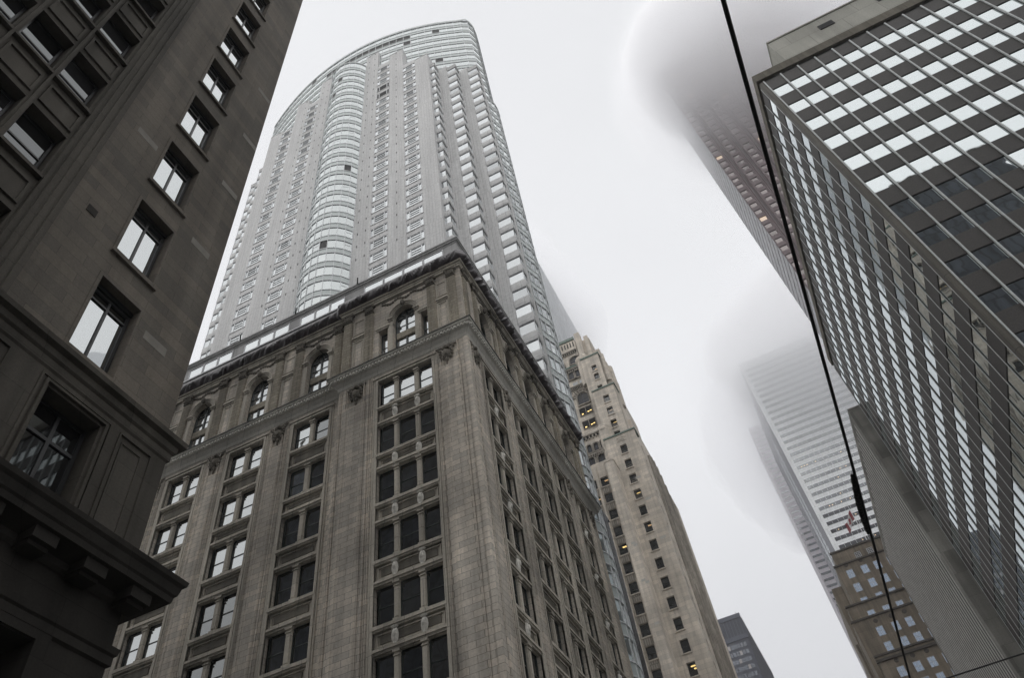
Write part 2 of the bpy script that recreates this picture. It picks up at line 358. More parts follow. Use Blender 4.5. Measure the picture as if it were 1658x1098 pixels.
for fr, u0, u1, nm in ((fP, XS, OX, 'front'), (fR, XL, XS, 'front'), (fS, OY, OYE, 'side')):
    mb = MB(fr); H = holes[id(fr)]
    mb.wall(u0, u1, G, 37.4, [h for h in H if h[2] < 37], 0.34)
    mb.wall(u0, u1, 37.4, 45.6, [h for h in H if h[2] > 37], 0.55)
    for h in H:                                              # rounded heads of the attic openings
        if h[3] > 43:
            c = (h[0] + h[1]) / 2; r = (h[1] - h[0]) / 2; zt = h[3]; n = 14
            for i in range(n):
                t0 = math.pi * i / n; t1 = math.pi * (i + 1) / n
                p0 = (c - r * math.cos(t0), ARCH_S + r * math.sin(t0)); p1 = (c - r * math.cos(t1), ARCH_S + r * math.sin(t1))
                mb.face([(p0[0], .002, p0[1]), (p1[0], .002, p1[1]), (p1[0], .002, zt), (p0[0], .002, zt)])
                mb.face([(p0[0], .002, p0[1]), (p0[0], .5, p0[1]), (p1[0], .5, p1[1]), (p1[0], .002, p1[1])])
    if fr is fP: mb.face([(XS, 0, G), (XS, .4, G), (XS, .4, 45.6), (XS, 0, 45.6)])
    part(mb, 'wall', M_old, old)
mb = MB(); mb.box(XL, -12.5, OY + 1.0, OYE - .3, G, 45.4); part(mb, 'core', M_dark, old)
mb = MB(); mb.box(XL, OX - .05, OYE - .05, OYE, G, 45.5); part(mb, 'party_wall', M_oldtrim, old)

# spandrels, sills, mullion pilasters and windows
cacheS = {}
def spandrel(fr, a, b, z0, z1, ns):
    key = (round(b - a, 2), round(z1 - z0, 2), ns)
    if key not in cacheS:
        W, H = b - a, z1 - z0; m = MB()
        m.mt(0).box(0, W, .16, .36, -.05, H)
        m.box(-.1, W + .1, -.09, .36, H - .2, H - .02); m.box(-.05, W + .05, -.03, .3, H - .3, H - .2)     # sill
        m.box(-.02, W + .02, .02, .3, 0, .12); m.box(-.06, W + .06, -.05, .3, .12, .26)                     # lintel mouldings
        m.frame(.12, W - .12, .36, H - .38, .07, .08, .2)
        m.mt(1).box(.34, W - .34, .12, .2, .52, H - .52)
        if ns:
            for k in range(ns):
                x = W * (k + 1) / (ns + 1) if ns == 1 else W * (.3 + .4 * k); zc = H * .48
                m.mt(2).blob((x, .06, zc), (.2, .13, .42), 8, 6); m.blob((x, -.02, zc + .08), (.12, .12, .2), 8, 5); m.blob((x, .03, zc + .44), (.24, .1, .1), 8, 4); m.blob((x, .03, zc - .42), (.09, .09, .16), 6, 4)
        cacheS[key] = m.mesh('spandrel', [M_oldtrim, M_span, M_cornice])
    link('spandrel', cacheS[key], old, Vector(fr(a, 0, z0)) - parent_loc(old), fr.rot)
def pilmesh(w, h):
    m = MB(); m.box(0, w, .12, .4, 0, h); m.box(.05, w - .05, .08, .2, .25, h - .35)
    m.box(-.04, w + .04, .02, .4, h - .12, h); m.box(-.02, w + .02, .05, .4, h - .3, h - .24); m.box(-.03, w + .03, .04, .4, 0, .16)
    return m.mesh('mullion', M_oldtrim)
cacheP = {}
for bi, (fr, c, ws, ns, kind) in enumerate(bays):
    a, b = ws[0][0] - .12, ws[-1][1] + .12
    for i, (hd, sl_) in enumerate(zip(HEADS, SILLS)):
        if i < len(HEADS) - 1: spandrel(fr, a + .003, b - .003, HEADS[i + 1], sl_, ns)
        for k, (p, q) in enumerate(ws):
            bright = (fr is fR and ((i < 3 and c > -30) or (i < 5 and c < -30)) and not (c > -24 and (k == 1 or i > 1))) or (fr is fP and i == 0)
            wins.add(fr, 'sash', p, sl_, q - p, hd - sl_, .3, 3 if bright else None)
            if k:
                wdt = p - ws[k - 1][1]; key = (round(wdt, 2), round(hd - sl_, 2))
                if key not in cacheP: cacheP[key] = pilmesh(*key)
                link('mullion', cacheP[key], old, Vector(fr(ws[k - 1][1], 0, sl_)) - parent_loc(old), fr.rot)
    m = MB(fr)                                                # moulded surround of the whole bay
    zt = HEADS[0] + .1
    m.box(a - .16, a, -.07, .1, 6, zt + .05); m.box(b, b + .16, -.07, .1, 6, zt + .05); m.box(a - .16, b + .16, -.071, .1, zt + .05, zt + .2)
    m.box(a - .3, a - .2, -.04, .05, 6, zt + .26); m.box(b + .2, b + .3, -.04, .05, 6, zt + .26); m.box(a - .34, b + .34, -.12, .05, zt + .26, zt + .4)
    part(m, 'bay_surround', M_oldtrim, old)
# piers between bays: raised strips and grooves
piers = [(fP, -14.1, -11.75, -13.2), (fP, -21.1, -18.4, -19.75), (fS, 28.0, 29.95, 29.0), (fS, 32.95, 34.1, 33.5), (fS, 37.0, 37.5, None), (fS, 40.3, 40.75, None), (fS, 43.55, 45.0, 44.3), (fS, 47.95, 50.0, 48.9)]
for c, c2 in zip(RC, RC[1:]): piers.append((fR, c2 + 1.7, c - 1.7, (c + c2) / 2))
def cartouche():
    m = MB()
    m.blob((0, -.06, 0), (.3, .16, .38), 12, 8); m.blob((0, -.2, .02), (.2, .1, .27), 10, 6)
    for sx in (-1, 1):
        for dx, dz, r in ((.36, .34, .13), (.42, .12, .1), (.4, -.12, .1), (.3, -.36, .12), (.5, .5, .1), (.2, .56, .12)): m.blob((sx * dx, -.05, dz), (r, .13, r * 1.15), 7, 5)
    m.blob((0, -.1, .62), (.16, .15, .14), 8, 5); m.blob((0, -.05, -.52), (.14, .12, .18), 7, 5); m.blob((0, -.05, -.8), (.06, .08, .2), 6, 5)
    m.box(-.72, .72, -.1, .04, .64, .74); m.smooth = True
    return m.mesh('cartouche', M_orn)
CART = cartouche()
for fr, a, b, cc in piers:
    m = MB(fr); wd = b - a; c = (a + b) / 2
    m.box(a + .12, a + .2, -.035, .02, 6, 36.9); m.box(b - .2, b - .12, -.035, .02, 6, 36.9)
    if wd > .9:
        m.box(c - wd * .27, c + wd * .27, -.09, .02, 6, 35.0 if cc else 36.9); m.box(c - wd * .36, c - wd * .27 - .02, -.05, .02, 6, 36.9); m.box(c + wd * .27 + .02, c + wd * .36, -.05, .02, 6, 36.9)
    if wd > .9:
        for q in (.225, .41, .455): m.box(c - wd * q - .018, c - wd * q + .018, -.115 if q < .25 else -.06, .0, 6, 36.9); m.box(c + wd * q - .018, c + wd * q + .018, -.115 if q < .25 else -.06, .0, 6, 36.9)
    part(m, 'pier_strip', M_old, old)
    if cc: link('cartouche', CART, old, Vector(fr(cc, 0, 36.05)) - parent_loc(old), fr.rot)
m = MB(); m.box(OX - .45, OX + .06, OY - .06, OY + .45, 6, 36.9); m.box(OX - .2, OX + .1, OY - .1, OY + .2, G, 36.9); part(m, 'corner_strip', M_old, old)

PATH = [(XL, OYR), (XS, OYR), (XS, OY), (OX, OY), (OX, OYE), (OX - .6, OYE)]
def cornice(name, prof, mats, lab=None):
    m = MB(); m.sweep(PATH, prof); return part(m, name, mats, old, lab)
cornice('belt_cornice', [(0, 36.95), (.05, 37.0), (.12, 37.2), (.3, 37.45), (.44, 37.52), (.46, 37.54), (.46, 37.78), (.56, 37.8), (.58, 37.92), (.62, 37.95), (.2, 38.05), (0, 38.1)], M_cornice)
cornice('belt_flashing', [(.5, 37.96), (.66, 37.957), (.66, 38.0), (0, 38.16)], M_sash, 'dark green metal flashing on the belt cornice')
cornice('architrave', [(0, 44.62), (.14, 44.66), (.14, 44.82), (.2, 44.86), (.2, 45.0), (.3, 45.04), (.34, 45.12), (.3, 45.2), (0, 45.24)], M_oldtrim)
mb = MB()
def dent(fr, a, b):
    x = a
    while x < b: mb.fr = fr; mb.box(x, x + .12, -.54, -.455, 37.56, 37.75); x += .24
dent(fR, XL, XS - .5); dent(fP, XS - .35, OX + .35); dent(fS, OY - .3, OYE)
part(mb, 'dentil_band', M_cornice, old)

# attic: fluted pilasters, capitals, niches, archivolts, windows
def capital(m, u, w):
    m.mt(1).box(u - w / 2 - .03, u + w / 2 + .03, -.2, 0, 43.85, 43.93); m.box(u - w / 2 - .12, u + w / 2 + .12, -.3, 0, 44.52, 44.62)
    for k in range(4):
        for r_, zz in ((.1, 44.08), (.12, 44.3)): m.blob((u - w / 2 + w * (k + .5) / 4, -.2, zz), (r_, .12, .16), 6, 4)
    for sx in (-1, 1): m.blob((u + sx * (w / 2 + .02), -.24, 44.42), (.13, .12, .12), 7, 5)
    m.mt(0)
def pilaster(fr, u, w=.64):
    m = MB(fr); m.box(u - w / 2, u + w / 2, -.1, 0, 38.45, 43.85); m.box(u - w / 2 - .06, u + w / 2 + .06, -.16, 0, 38.05, 38.45)
    for k in range(6): m.box(u - w / 2 + .03 + k * (w - .06) / 6, u - w / 2 + .03 + (k + .6) * (w - .06) / 6, -.15, -.1, 38.6, 43.8)
    capital(m, u, w); part(m, 'pilaster', [M_flute, M_orn], old)
def niche(fr, a, b):
    m = MB(fr); m.frame(a, b, 42.2, 43.75, .09, -.05, 0); m.frame(a, b, 38.3, 41.5, .09, -.05, 0); m.box(a - .02, b + .02, -.16, 0, 41.75, 41.92); m.box(a, b, -.08, 0, 41.62, 41.75)
    m.frame(a + .16, b - .16, 38.46, 41.34, .05, -.03, 0); part(m, 'niche_panel', M_oldtrim, old)
def archring(fr, c, r):
    m = MB(fr); n = 16
    for r0, r1, d in ((r, r + .12, -.06), (r + .12, r + .26, -.12), (r + .26, r + .34, -.18)):
        for i in range(n):
            t0, t1 = math.pi * i / n, math.pi * (i + 1) / n
            P = [(c - q * math.cos(t), ARCH_S + q * math.sin(t)) for q, t in ((r0, t0), (r1, t0), (r1, t1), (r0, t1))]
            m.face([(u, d, z) for u, z in P]); m.face([(P[1][0], d, P[1][1]), (P[1][0], 0, P[1][1]), (P[2][0], 0, P[2][1]), (P[2][0], d, P[2][1])])
            m.face([(P[0][0], 0, P[0][1]), (P[0][0], d, P[0][1]), (P[3][0], d, P[3][1]), (P[3][0], 0, P[3][1])])
    for sx in (-1, 1): u = c + sx * (r + .17); m.box(u - .22, u + .22, -.2, 0, ARCH_S - .14, ARCH_S); m.box(u - .18, u + .18, -.12, 0, ARCH_S - .3, ARCH_S - .14); m.box(u - .14, u + .14, -.05, 0, 38.2, ARCH_S - .3)
    m.mt(1).blob((c, -.2, ARCH_S + r + .22), (.17, .16, .3), 8, 6); part(m, 'archivolt', [M_oldtrim, M_orn], old)
def archwin(fr, c, r, sky=True):
    m = MB(fr); d = .42; z0, zb = 38.6, 40.0
    m.mt(0).box(c - r, c + r, d - .08, d + .05, z0, z0 + .1); m.box(c - r, c - r + .1, d - .08, d + .05, z0 + .1, ARCH_S); m.box(c + r - .1, c + r, d - .08, d + .05, z0 + .1, ARCH_S)
    m.box(c - .06, c + .06, d - .07, d + .05, z0 + .1, ARCH_S + r * .96); m.box(c - r + .1, c + r - .1, d - .02, d + .05, 41.4, 41.5); m.mt(2).box(c - r + .1, c + r - .1, d - .12, d + .06, 40.15, 40.75); m.mt(0)
    n = 12
    for i in range(n):
        t0, t1 = math.pi * i / n, math.pi * (i + 1) / n
        m.face([(c - q * math.cos(t), d - .06, ARCH_S + q * math.sin(t)) for q, t in ((r - .13, t0), (r + .01, t0), (r + .01, t1), (r - .13, t1))])
    m.box(c - r + .1, c + r - .1, d - .05, d + .04, ARCH_S - .05, ARCH_S + .03)
    for t in (.8, 2.34): m.tube((c, d - .02, ARCH_S), (c - r * math.cos(t), d - .02, ARCH_S + r * math.sin(t)), .03, n=4)
    o = part(m, 'arched_window', [M_sash, M_sash, M_flute], old)
    g = MB(fr); g.face([(c - r, d, z0), (c + r, d, z0), (c + r, d, ARCH_S)] + [(c + r * math.cos(t), d, ARCH_S + r * math.sin(t)) for t in [math.pi * k / 12 for k in range(1, 12)]] + [(c - r, d, ARCH_S)])
    part(g, 'pane', M_skyglass if sky else M_oldglass, o)
def frieze(fr, a, b):
    m = MB(fr); x = a
    while x < b: m.blob((x, -.02, 44.15 + .14 * math.cos((x - a) * 5)), (.13, .09, .12 + .04 * random.random()), 6, 4); x += .21
    m.box(a - .1, b + .1, -.06, .0, 44.5, 44.58); part(m, 'festoon', M_orn, old)
for fr, c, ws, ns, kind in bays:
    if kind == 'arch':
        archring(fr, c, ARCH_R); archwin(fr, c, ARCH_R, fr is not fS); frieze(fr, c - 1.2, c + 1.2)
    else:
        archring(fr, c, .85); archwin(fr, c, .85, True); frieze(fr, c - 1.7, c + 1.7)
        for sx in (-1, 1):
            m = MB(fr); u = c + sx * 1.07; m.tube((u, .2, 38.6), (u, .2, 41.6), .17, .14, 12); m.box(u - .2, u + .2, 0, .4, 38.45, 38.62); m.box(u - .22, u + .22, -.06, .42, 41.5, 41.7)
            m.mt(1).blob((u, .16, 41.45), (.2, .2, .12), 8, 4); part(m, 'column', [M_oldtrim, M_orn], old)
            m = MB(fr); v = c + sx * 1.65; m.box(v - .55, v + .55, -.12, .02, 41.6, 41.74); m.box(v - .5, v + .5, -.06, .02, 41.45, 41.6); part(m, 'lintel', M_oldtrim, old)
            wins.add(fr, 'sash', c + sx * 1.64 - .35, 38.65, .7, 2.75, .45, 3)
for u in (-12.4, -14.0, -18.95, -20.68): pilaster(fP, u)
niche(fP, -13.6, -12.8); niche(fP, -20.25, -19.35)
for i, c in enumerate(RC):
    pilaster(fR, c + 1.68); pilaster(fR, c - 1.68)
    if i < len(RC) - 1: niche(fR, RC[i + 1] + 2.1, c - 2.1)
for u in (28.6, 30.05, 32.9, 33.95, 37.2, 40.5, 43.7, 44.8, 48.2, 49.5): pilaster(fS, u, .56)
wins.finish()

# rooftop storey of zinc and glass, set just behind the cornice line
roofm = MB(); RZ0, RZ1 = 45.4, 49.0
mb = MB(); mb.prism([(XL, OYR + .25), (OX - .25, OYR + .25), (OX - .25, 36), (-20, 42), (XL, 42)], 45.4, 49.4)
part(mb, 'rooftop_storey', M_zinc, old)
fT = F(0, OYR + .25, 0); fU = F(OX - .25, 0, 90)
m = MB(); m.sweep([(XL, OYR + .25), (OX - .25, OYR + .25), (OX - .25, 50)], [(0, 48.9), (.05, 49.0), (.05, 49.12), (.14, 49.15), (.14, 49.3), (.2, 49.34), (.2, 49.5), (0, 49.52)]); part(m, 'coping', M_zinc, old)
m = MB(); m.sweep([(XL, OYR + .25), (OX - .25, OYR + .25), (OX - .25, 50)], [(0, 47.48), (.12, 47.48), (.12, 47.6), (0, 47.6)]); part(m, 'ledge', M_white, old)
m = MB(fU); m.box(36, 50, 0, .4, 45.4, 48.9); part(m, 'parapet', M_zinc, old)
rw = Windows(old, [M_white, M_palegl], 60, 'rooftop_window')
for a, b in ((-20.0, -13.1), (-25.8, -21.7), (-31.1, -26.8), (-36.5, -32.2), (-42, -37.5)):
    n = max(2, round((b - a) / 1.55)); st = (b - a) / n
    for k in range(n): rw.add(fT, 'fixed', a + k * st + .02, 47.62, st - .04, 1.12, -.03)
rw.finish()
for u in (-20.6, -26.3, -31.6, -37):
    m = MB(fT); m.tube((u, -.15, 49.4), (u + .25, -.5, 49.75), .05, n=6); part(m, 'davit', M_dark, old)

# black tarpaulin wrapped round the main cornice
def tarp():
    m = MB(); m.smooth = True
    path = [(XL, OYR - .1), (XS - .3, OYR - .1), (XS - .3, OY - .12), (OX + .15, OY - .12), (OX + .15, OYE + .1)]
    pts = []; s = 0
    for a, b in zip(path, path[1:]):
        a = Vector(a); b = Vector(b); L = (b - a).length; n = max(1, int(L / .045)); t = (b - a) / L; nr = Vector((t.y, -t.x))
        for k in range(n + 1): pts.append((a + (b - a) * k / n, nr, s + L * k / n))
        s += L
    prof = [(.02, 45.12), (.16, 45.12), (.3, 45.24), (.4, 45.36), (.45, 45.5), (.47, 45.66), (.47, 45.82), (.45, 45.98), (.41, 46.12), (.35, 46.16), (.05, 46.18)]
    NP = len(prof)
    for i, (p, nr, q) in enumerate(pts):
        for j, (o, z) in enumerate(prof):
            w_ = max(0, math.sin(math.pi * min(1, j / (NP - 4))))
            dd = w_ * (.2 * noise.noise(Vector((q * .8 + z * .6, z * .5, 2))) + .26 * noise.noise(Vector((q * 3.0 - z * 2.4, z * .5, 7))) + .3 * abs(noise.noise(Vector((q * 6 - z * 5.2, z * .8, 5)))) - .06)
            oo = max(.02, o + dd); zz = z + (.12 * noise.noise(Vector((q * .5, 0, 3))) if j < 3 else 0)
            v = p + nr * oo; m.v.append((v.x, v.y, zz))
    for i in range(len(pts) - 1):
        for j in range(NP - 1): m.f.append([i * NP + j, (i + 1) * NP + j, (i + 1) * NP + j + 1, i * NP + j + 1]); m.m.append(0)
    return m
M_tarp = plain('black_plastic_sheet', (0.055, 0.046, 0.05), rough=0.36, var=0.35)
solo(tarp(), 'tarpaulin', M_tarp, 'crumpled black tarpaulin wrapped round the top cornice of the old stone building', 'tarpaulin', (OX, OY, 45.6))

# ================================================================== the tall hotel tower behind it
M_hot = stone('pale_precast', (0.63, 0.63, 0.625), bw=2.45, bh=8.85, joint=0.03, var=0.02, stain=0.06, streak=0.07, jd=0.66, rough=0.75, grain=3, bump=0.03)
M_hotr = stone('ribbed_precast', (0.61, 0.61, 0.605), bw=0.42, bh=8.85, joint=0.024, var=0.02, stain=0.06, streak=0.1, jd=0.74, rough=0.75, grain=3, bump=0.03)
M_hotw = plain('white_window_frame', (0.72, 0.74, 0.75), rough=0.4, var=0.04)
M_hgl = glass('curtained_hotel_glass', inner=(0.27, 0.28, 0.29), refl=0.25, var=0.4, wave=0.006, curtain=(0.25, (0.5, 0.52, 0.53)))
M_hopen = plain('open_vent_dark', (0.05, 0.05, 0.05), rough=0.8)
M_cgl = glass('curtain_wall_glass', inner=(0.28, 0.31, 0.31), refl=0.32, tint=(0.93, 0.97, 0.97), var=0.28, wave=0.006)
M_csp = plain('pale_green_spandrel', (0.5, 0.55, 0.54), rough=0.35, var=0.06)
M_bar = plain('dark_slat_and_head_shade', (0.04, 0.042, 0.045), rough=0.6)
hot = thing('hotel_tower', 'tall pale curved hotel tower with glass crown rising behind the old stone building', 'building', (-35.5, 42.7, G))
YM = 42.7; CX = -35.5; FL = 2.948
def arcY(x): return 43.0 + 0.0100 * (x + 35.3) ** 2
xs = [-59 + (47.0) * i / 40 for i in range(41)]
arc = [(x, arcY(x)) for x in xs]
body = [(x, y + .5) for x, y in arc if -58.5 < x < -12.4] + [(-12.3, 49.5), (-12.4, 53.2), (-17.2, 74), (-58.6, 74)]
mb = MB(); mb.prism(body, G, 157.5); part(mb, 'body', M_hot, hot)
hf = F(0, YM, 0)
hw = Windows(hot, [M_hotw, M_hgl, M_bar, M_hopen])
def slots(m, u, z0, z1, zo):
    z = zo
    while z < z1: 
        if z > z0: m.mt(1).box(u - .07, u + .07, -.03, .05, z, z + .5)
        z += FL
    m.mt(0)
# piers: u0, u1, top, slot columns
for u0, u1, top, sl_ in ((-32.0, -29.42, 150.6, (-31.3, -30.1)), (-26.82, -24.2, 144.9, (-25.5,)), (-21.7, -19.25, 135.8, ()), (-42.2, -39.65, 150.3, (-41.5, -40.4)), (-47.15, -44.6, 144.8, (-45.1,)), (-52.0, -49.55, 135.6, ())):
    m = MB(hf); m.mt(0).box(u0, u1, 0, 4.6, G, top); m.mt(2).box(u0 + .35, u1 - .35, -.02, 0, G, top - .8)
    for s_ in sl_: slots(m, s_, 46, top, 79.0 + .3)
    m.mt(0).box(u0 - .04, u1 + .04, -.05, 4.62, top, top + .18); part(m, 'pier', [M_hot, M_hopen, M_hotr], hot)
for u0, u1, top, zo in ((-29.42, -26.82, 142.6, 79.0), (-24.2, -21.7, 136.4, 78.9), (-44.6, -42.2, 142.4, 78.6), (-49.55, -47.15, 135.4, 78.6)):
    m = MB(hf); H = []; k0 = -14; zt = zo + k0 * FL
    while zt < top - .3:
        if zt > 40: H.append((u0 + .03, u1 - .03, zt - 1.75, zt))
        zt += FL
    m.wall(u0, u1, G, top, H, .1, .05); m.box(u0, u1, .06, 3.5, top, top + .15)
    for h in H:
        m.box(u0 + .004, u1 - .004, .0, .2, h[3] + .1, h[3] + .2); m.box(u0 + .004, u1 - .004, -.03, .2, h[2] - .12, h[2] - .02)
        dk = random.random() < .07
        hw.add(hf, 'hotel', h[0] + .02, h[2] + .02, h[1] - h[0] - .04, h[3] - h[2] - .04, .065, 3 if dk else None)
    part(m, 'window_bay', M_hot, hot)
# stepped corner bays with windows that wrap the corner, right and mirrored left
def corner_bay(u0, u1, y0, y1, top, zt0, side):
    m = MB(); m.box(u0 + .12, u1 - .12, y0 + .12, y1 + .5, G, top)
    fr = F(0, y0, 0); fsd = F(u1, 0, 90) if side > 0 else F(u0, 0, -90); z = zt0
    while z > 40:
        hs = 1.72
        m.box(u0, u1, y0, y1 + .2, z + .02, z + FL - hs - .03) if z + FL - hs < top + 1 else None
        m.box(u0 - .015, u1 + .02, y0 - .02, y1 + .1, z + .3, z + .38)
        hw.add(fr, 'shade', u0 + .02, z - hs, u1 - u0 - .06, hs, .08)
        L = min(1.3, y1 - y0 - .3)
        if side > 0: hw.add(fsd, 'shade', y0 + .04, z - hs, L, hs, .08)
        else: hw.add(fsd, 'shade', -y0 - L - .04, z - hs, L, hs, .08)
        z -= FL
    if side > 0: m.box(u1 - .14, u1 + .04, y1 - .45, y1 + .3, G, top)
    m.box(u0 - .05, u1 + .05, y0 - .05, y1 + .3, top, top + .2)
    part(m, 'corner_bay', M_hot, hot)
for (a, b, c, d, p) in ((-19.3, -18.35, 43.3, 45.2, 1), (-17.0, -15.3, 45.2, 47.0, 1), (-13.95, -12.1, 47.0, 48.4, 1)): 
    corner_bay(a, b, c, d, 131.5, 130.7, p); corner_bay(2 * CX - b, 2 * CX - a, c, d, 130.8, 130.0, -1)
m = MB()
for a, b, y, t in ((-18.45, -16.95, 45.2, 132.9), (-15.4, -13.9, 47.0, 132.7)):
    m.mt(0).box(a, b, y, y + 2, G, t); m.mt(0).box(2 * CX - b, 2 * CX - a, y, y + 2, G, t - 1)
    m.mt(1).box(a + .5, b - .2, y - .02, y, G, t - .6)
part(m, 'pier', [M_hot, M_hotr], hot)
# curved glass: generic curtain wall along a plan path
def curtain(name, path, z0, z1, pitch, band, step, top_dark=None, zref=None, closed=False, lab=None, openp=.02):
    """path points left to right (outward to the right of travel); glass for pitch-band of each storey, pale band for the rest"""
    m = MB(); P = [Vector(p) for p in path]; cum = [0]
    for a, b in zip(P, P[1:]): cum.append(cum[-1] + (b - a).length)
    n = max(2, round(cum[-1] / step)); pts = []
    for i in range(n + 1):
        s_ = cum[-1] * i / n; k = max(j for j in range(len(cum)) if cum[j] <= s_ + 1e-6); k = min(k, len(P) - 2)
        pts.append(P[k] + (P[k + 1] - P[k]) * ((s_ - cum[k]) / (cum[k + 1] - cum[k])))
    nr = []
    for i in range(n + 1):
        t = (pts[min(n, i + 1)] - pts[max(0, i - 1)]).normalized(); nr.append(Vector((t.y, -t.x)))
    def ring(za, zb, o, dpt=.12):
        for i in range(n):
            a, b = pts[i] + nr[i] * o, pts[i + 1] + nr[i + 1] * o; c, d = pts[i] - nr[i] * dpt, pts[i + 1] - nr[i + 1] * dpt
            m.face([(a.x, a.y, za), (b.x, b.y, za), (b.x, b.y, zb), (a.x, a.y, zb)])
            m.face([(c.x, c.y, za), (d.x, d.y, za), (b.x, b.y, za), (a.x, a.y, za)]); m.face([(a.x, a.y, zb), (b.x, b.y, zb), (d.x, d.y, zb), (c.x, c.y, zb)])
    z = (zref if zref is not None else z1) ; row = 0
    while z > z0:
        zb = max(z0, z - (pitch - band)); dark = top_dark and row in top_dark
        for i in range(n):
            a, b = pts[i], pts[i + 1]; op = random.random() < openp
            md = 3 if (dark and top_dark[row][0] < (a.x) < top_dark[row][1]) or op else 0
            zq = z if not op else zb + (z - zb) * 1
            m.mt(md).face([(a.x, a.y, zb), (b.x, b.y, zb), (b.x, b.y, zq), (a.x, a.y, zq)])
            if random.random() < .16 and not md: m.mt(2); ax = a + (b - a) * .12; bx = a + (b - a) * .88; zz = zb + (z - zb) * .62; nn = nr[i] * .05; m.face([((ax + nn).x, (ax + nn).y, zz), ((bx + nn).x, (bx + nn).y, zz), ((bx + nn).x, (bx + nn).y, zz + .09), ((ax + nn).x, (ax + nn).y, zz + .09)])
        m.mt(1); ring(max(z0, zb - band), zb, .03); m.mt(2); ring(zb - .05, zb + .05, .1); ring(zb - band - .05, zb - band + .05, .1)
        z -= pitch; row += 1
    for i in range(n + 1):
        p, q = pts[i], nr[i]; t = Vector((-q.y, q.x)) * .035
        a = p + t + q * .08; b = p - t + q * .08; c = p - t - q * .05; d = p + t - q * .05
        m.mt(2); m.face([(b.x, b.y, z0), (a.x, a.y, z0), (a.x, a.y, z1), (b.x, b.y, z1)]); m.face([(a.x, a.y, z0), (d.x, d.y, z0), (d.x, d.y, z1), (a.x, a.y, z1)]); m.face([(c.x, c.y, z0), (b.x, b.y, z0), (b.x, b.y, z1), (c.x, c.y, z1)])
    m.mt(2); ring(z1 - .02, z1 + .2, .14, .3)
    o = part(m, name, [M_cgl, M_csp, M_hotw, M_hopen], hot, lab)
    return o
rc = [(-12.0 + .35 * math.cos(t) - .35 + .12, 49.0 + .9 * math.sin(t)) for t in (-.9, -.45, 0, .45, .9)]
crown = [(x, arcY(x)) for x in xs if x < -13.2] + [(-12.75, 47.95), (-12.3, 48.4), (-12.0, 49.1), (-11.85, 50.0), (-11.95, 51.5), (-12.35, 53.6), (-17.1, 74)]
crown = [(-59.6, 60), (-59.7, 50.5), (-59.4, 49.3)] + [p for p in crown if p[0] > -59.2 or p[1] > 49]
curtain('glass_crown', crown, 118, 159.5, 3.2, 1.15, 1.45, top_dark={1: (-42.5, -24.0), 2: (-25.5, -24.0)})
m = MB(); m.sweep([p for p in crown if p[1] < 60], [(.1, 159.65), (.16, 159.65), (.16, 160.3), (.1, 160.3)]); part(m, 'crown_rail', M_csp, hot)
a0 = math.acos(3.75 / 4.35)
cyl = [(-35.75 - 4.2 * math.cos(t), 44.6 - 4.2 * math.sin(t)) for t in [.48 + (math.pi - .96) * i / 14 for i in range(15)]]
curtain('bow_window_column', cyl, 46.5, 146.0, FL, 1.05, .98, zref=145.6, openp=.03)
mb = MB(); mb.prism([(x, y + .1) for x, y in cyl], 40, 146.2); part(mb, 'bow_core', M_csp, hot)
bay = [(-12.3, 48.4), (-12.05, 49.3), (-11.82, 50.0), (-11.56, 50.6), (-11.5, 51.6), (-11.72, 53.0)]
curtain('glass_bay', bay, G, 121.5, 2.95, 1.05, .8, zref=121.2)
mb = MB(); mb.prism([(-13, 48.5), (-12.3, 48.7), (-12.0, 50.0), (-11.75, 50.8), (-11.7, 51.6), (-11.85, 52.9), (-13, 53.0)], G, 121.6); part(mb, 'bay_core', M_csp, hot)
hw.finish()

# the slim dark-finned building squeezed in beyond the glass bay
slim = thing('slim_annex_building', 'slim silver and black finned building squeezed between glass bay and stone skyscraper', 'building', (-12.5, 54.5, G))
M_blk = plain('black_fin_metal', (0.008, 0.008, 0.01), rough=0.35); M_silver = stone('silver_panels', (0.42, 0.43, 0.45), bw=.6, bh=1.0, joint=.03, var=.3, stain=.2, jd=.4, rough=.4)
mb = MB(); mb.box(-22, -11.9, 53.05, 55.7, G, 40.1); part(mb, 'wall', M_silver, slim)
for y in (53.12, 53.55, 54.0):
    mb = MB(); mb.box(-11.9, -11.62, y, y + .36, G, 39.6); part(mb, 'fin', M_blk, slim)
mb = MB(); mb.box(-22, -11.8, 53.0, 55.75, 40.1, 40.3); part(mb, 'coping', M_blk, slim)
mb = MB(F(-11.9, 0, 90))
for k in range(24): mb.mt(k % 2).box(54.6, 55.5, -.05, 0, -1 + k * 1.7, k * 1.7)
part(mb, 'panel_strip', [M_silver, M_oldglass], slim)

# ================================================================== left building, very near, in shade
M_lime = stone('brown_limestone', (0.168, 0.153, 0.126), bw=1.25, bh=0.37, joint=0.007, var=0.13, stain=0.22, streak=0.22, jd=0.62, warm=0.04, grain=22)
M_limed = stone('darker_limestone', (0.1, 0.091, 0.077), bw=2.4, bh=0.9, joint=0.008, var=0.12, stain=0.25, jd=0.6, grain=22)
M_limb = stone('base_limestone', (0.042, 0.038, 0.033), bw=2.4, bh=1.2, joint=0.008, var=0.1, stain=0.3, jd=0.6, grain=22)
M_sash2 = plain('black_steel_sash', (0.014, 0.015, 0.016), rough=0.4)
M_lgl = glass('dark_office_glass', inner=(0.03, 0.03, 0.032), refl=0.44, var=0.5, wave=0.006)
M_lgd = glass('recess_office_glass', inner=(0.02, 0.02, 0.021), refl=0.05, var=0.6, wave=0.002)
lb = thing('limestone_office_building', 'brown limestone office building in shade at the left with a column of deep windows', 'building', (-11.75, 0, G))
LX = -11.75; fl = F(LX, 0, 90); YE = 9.11; LT = 49.6
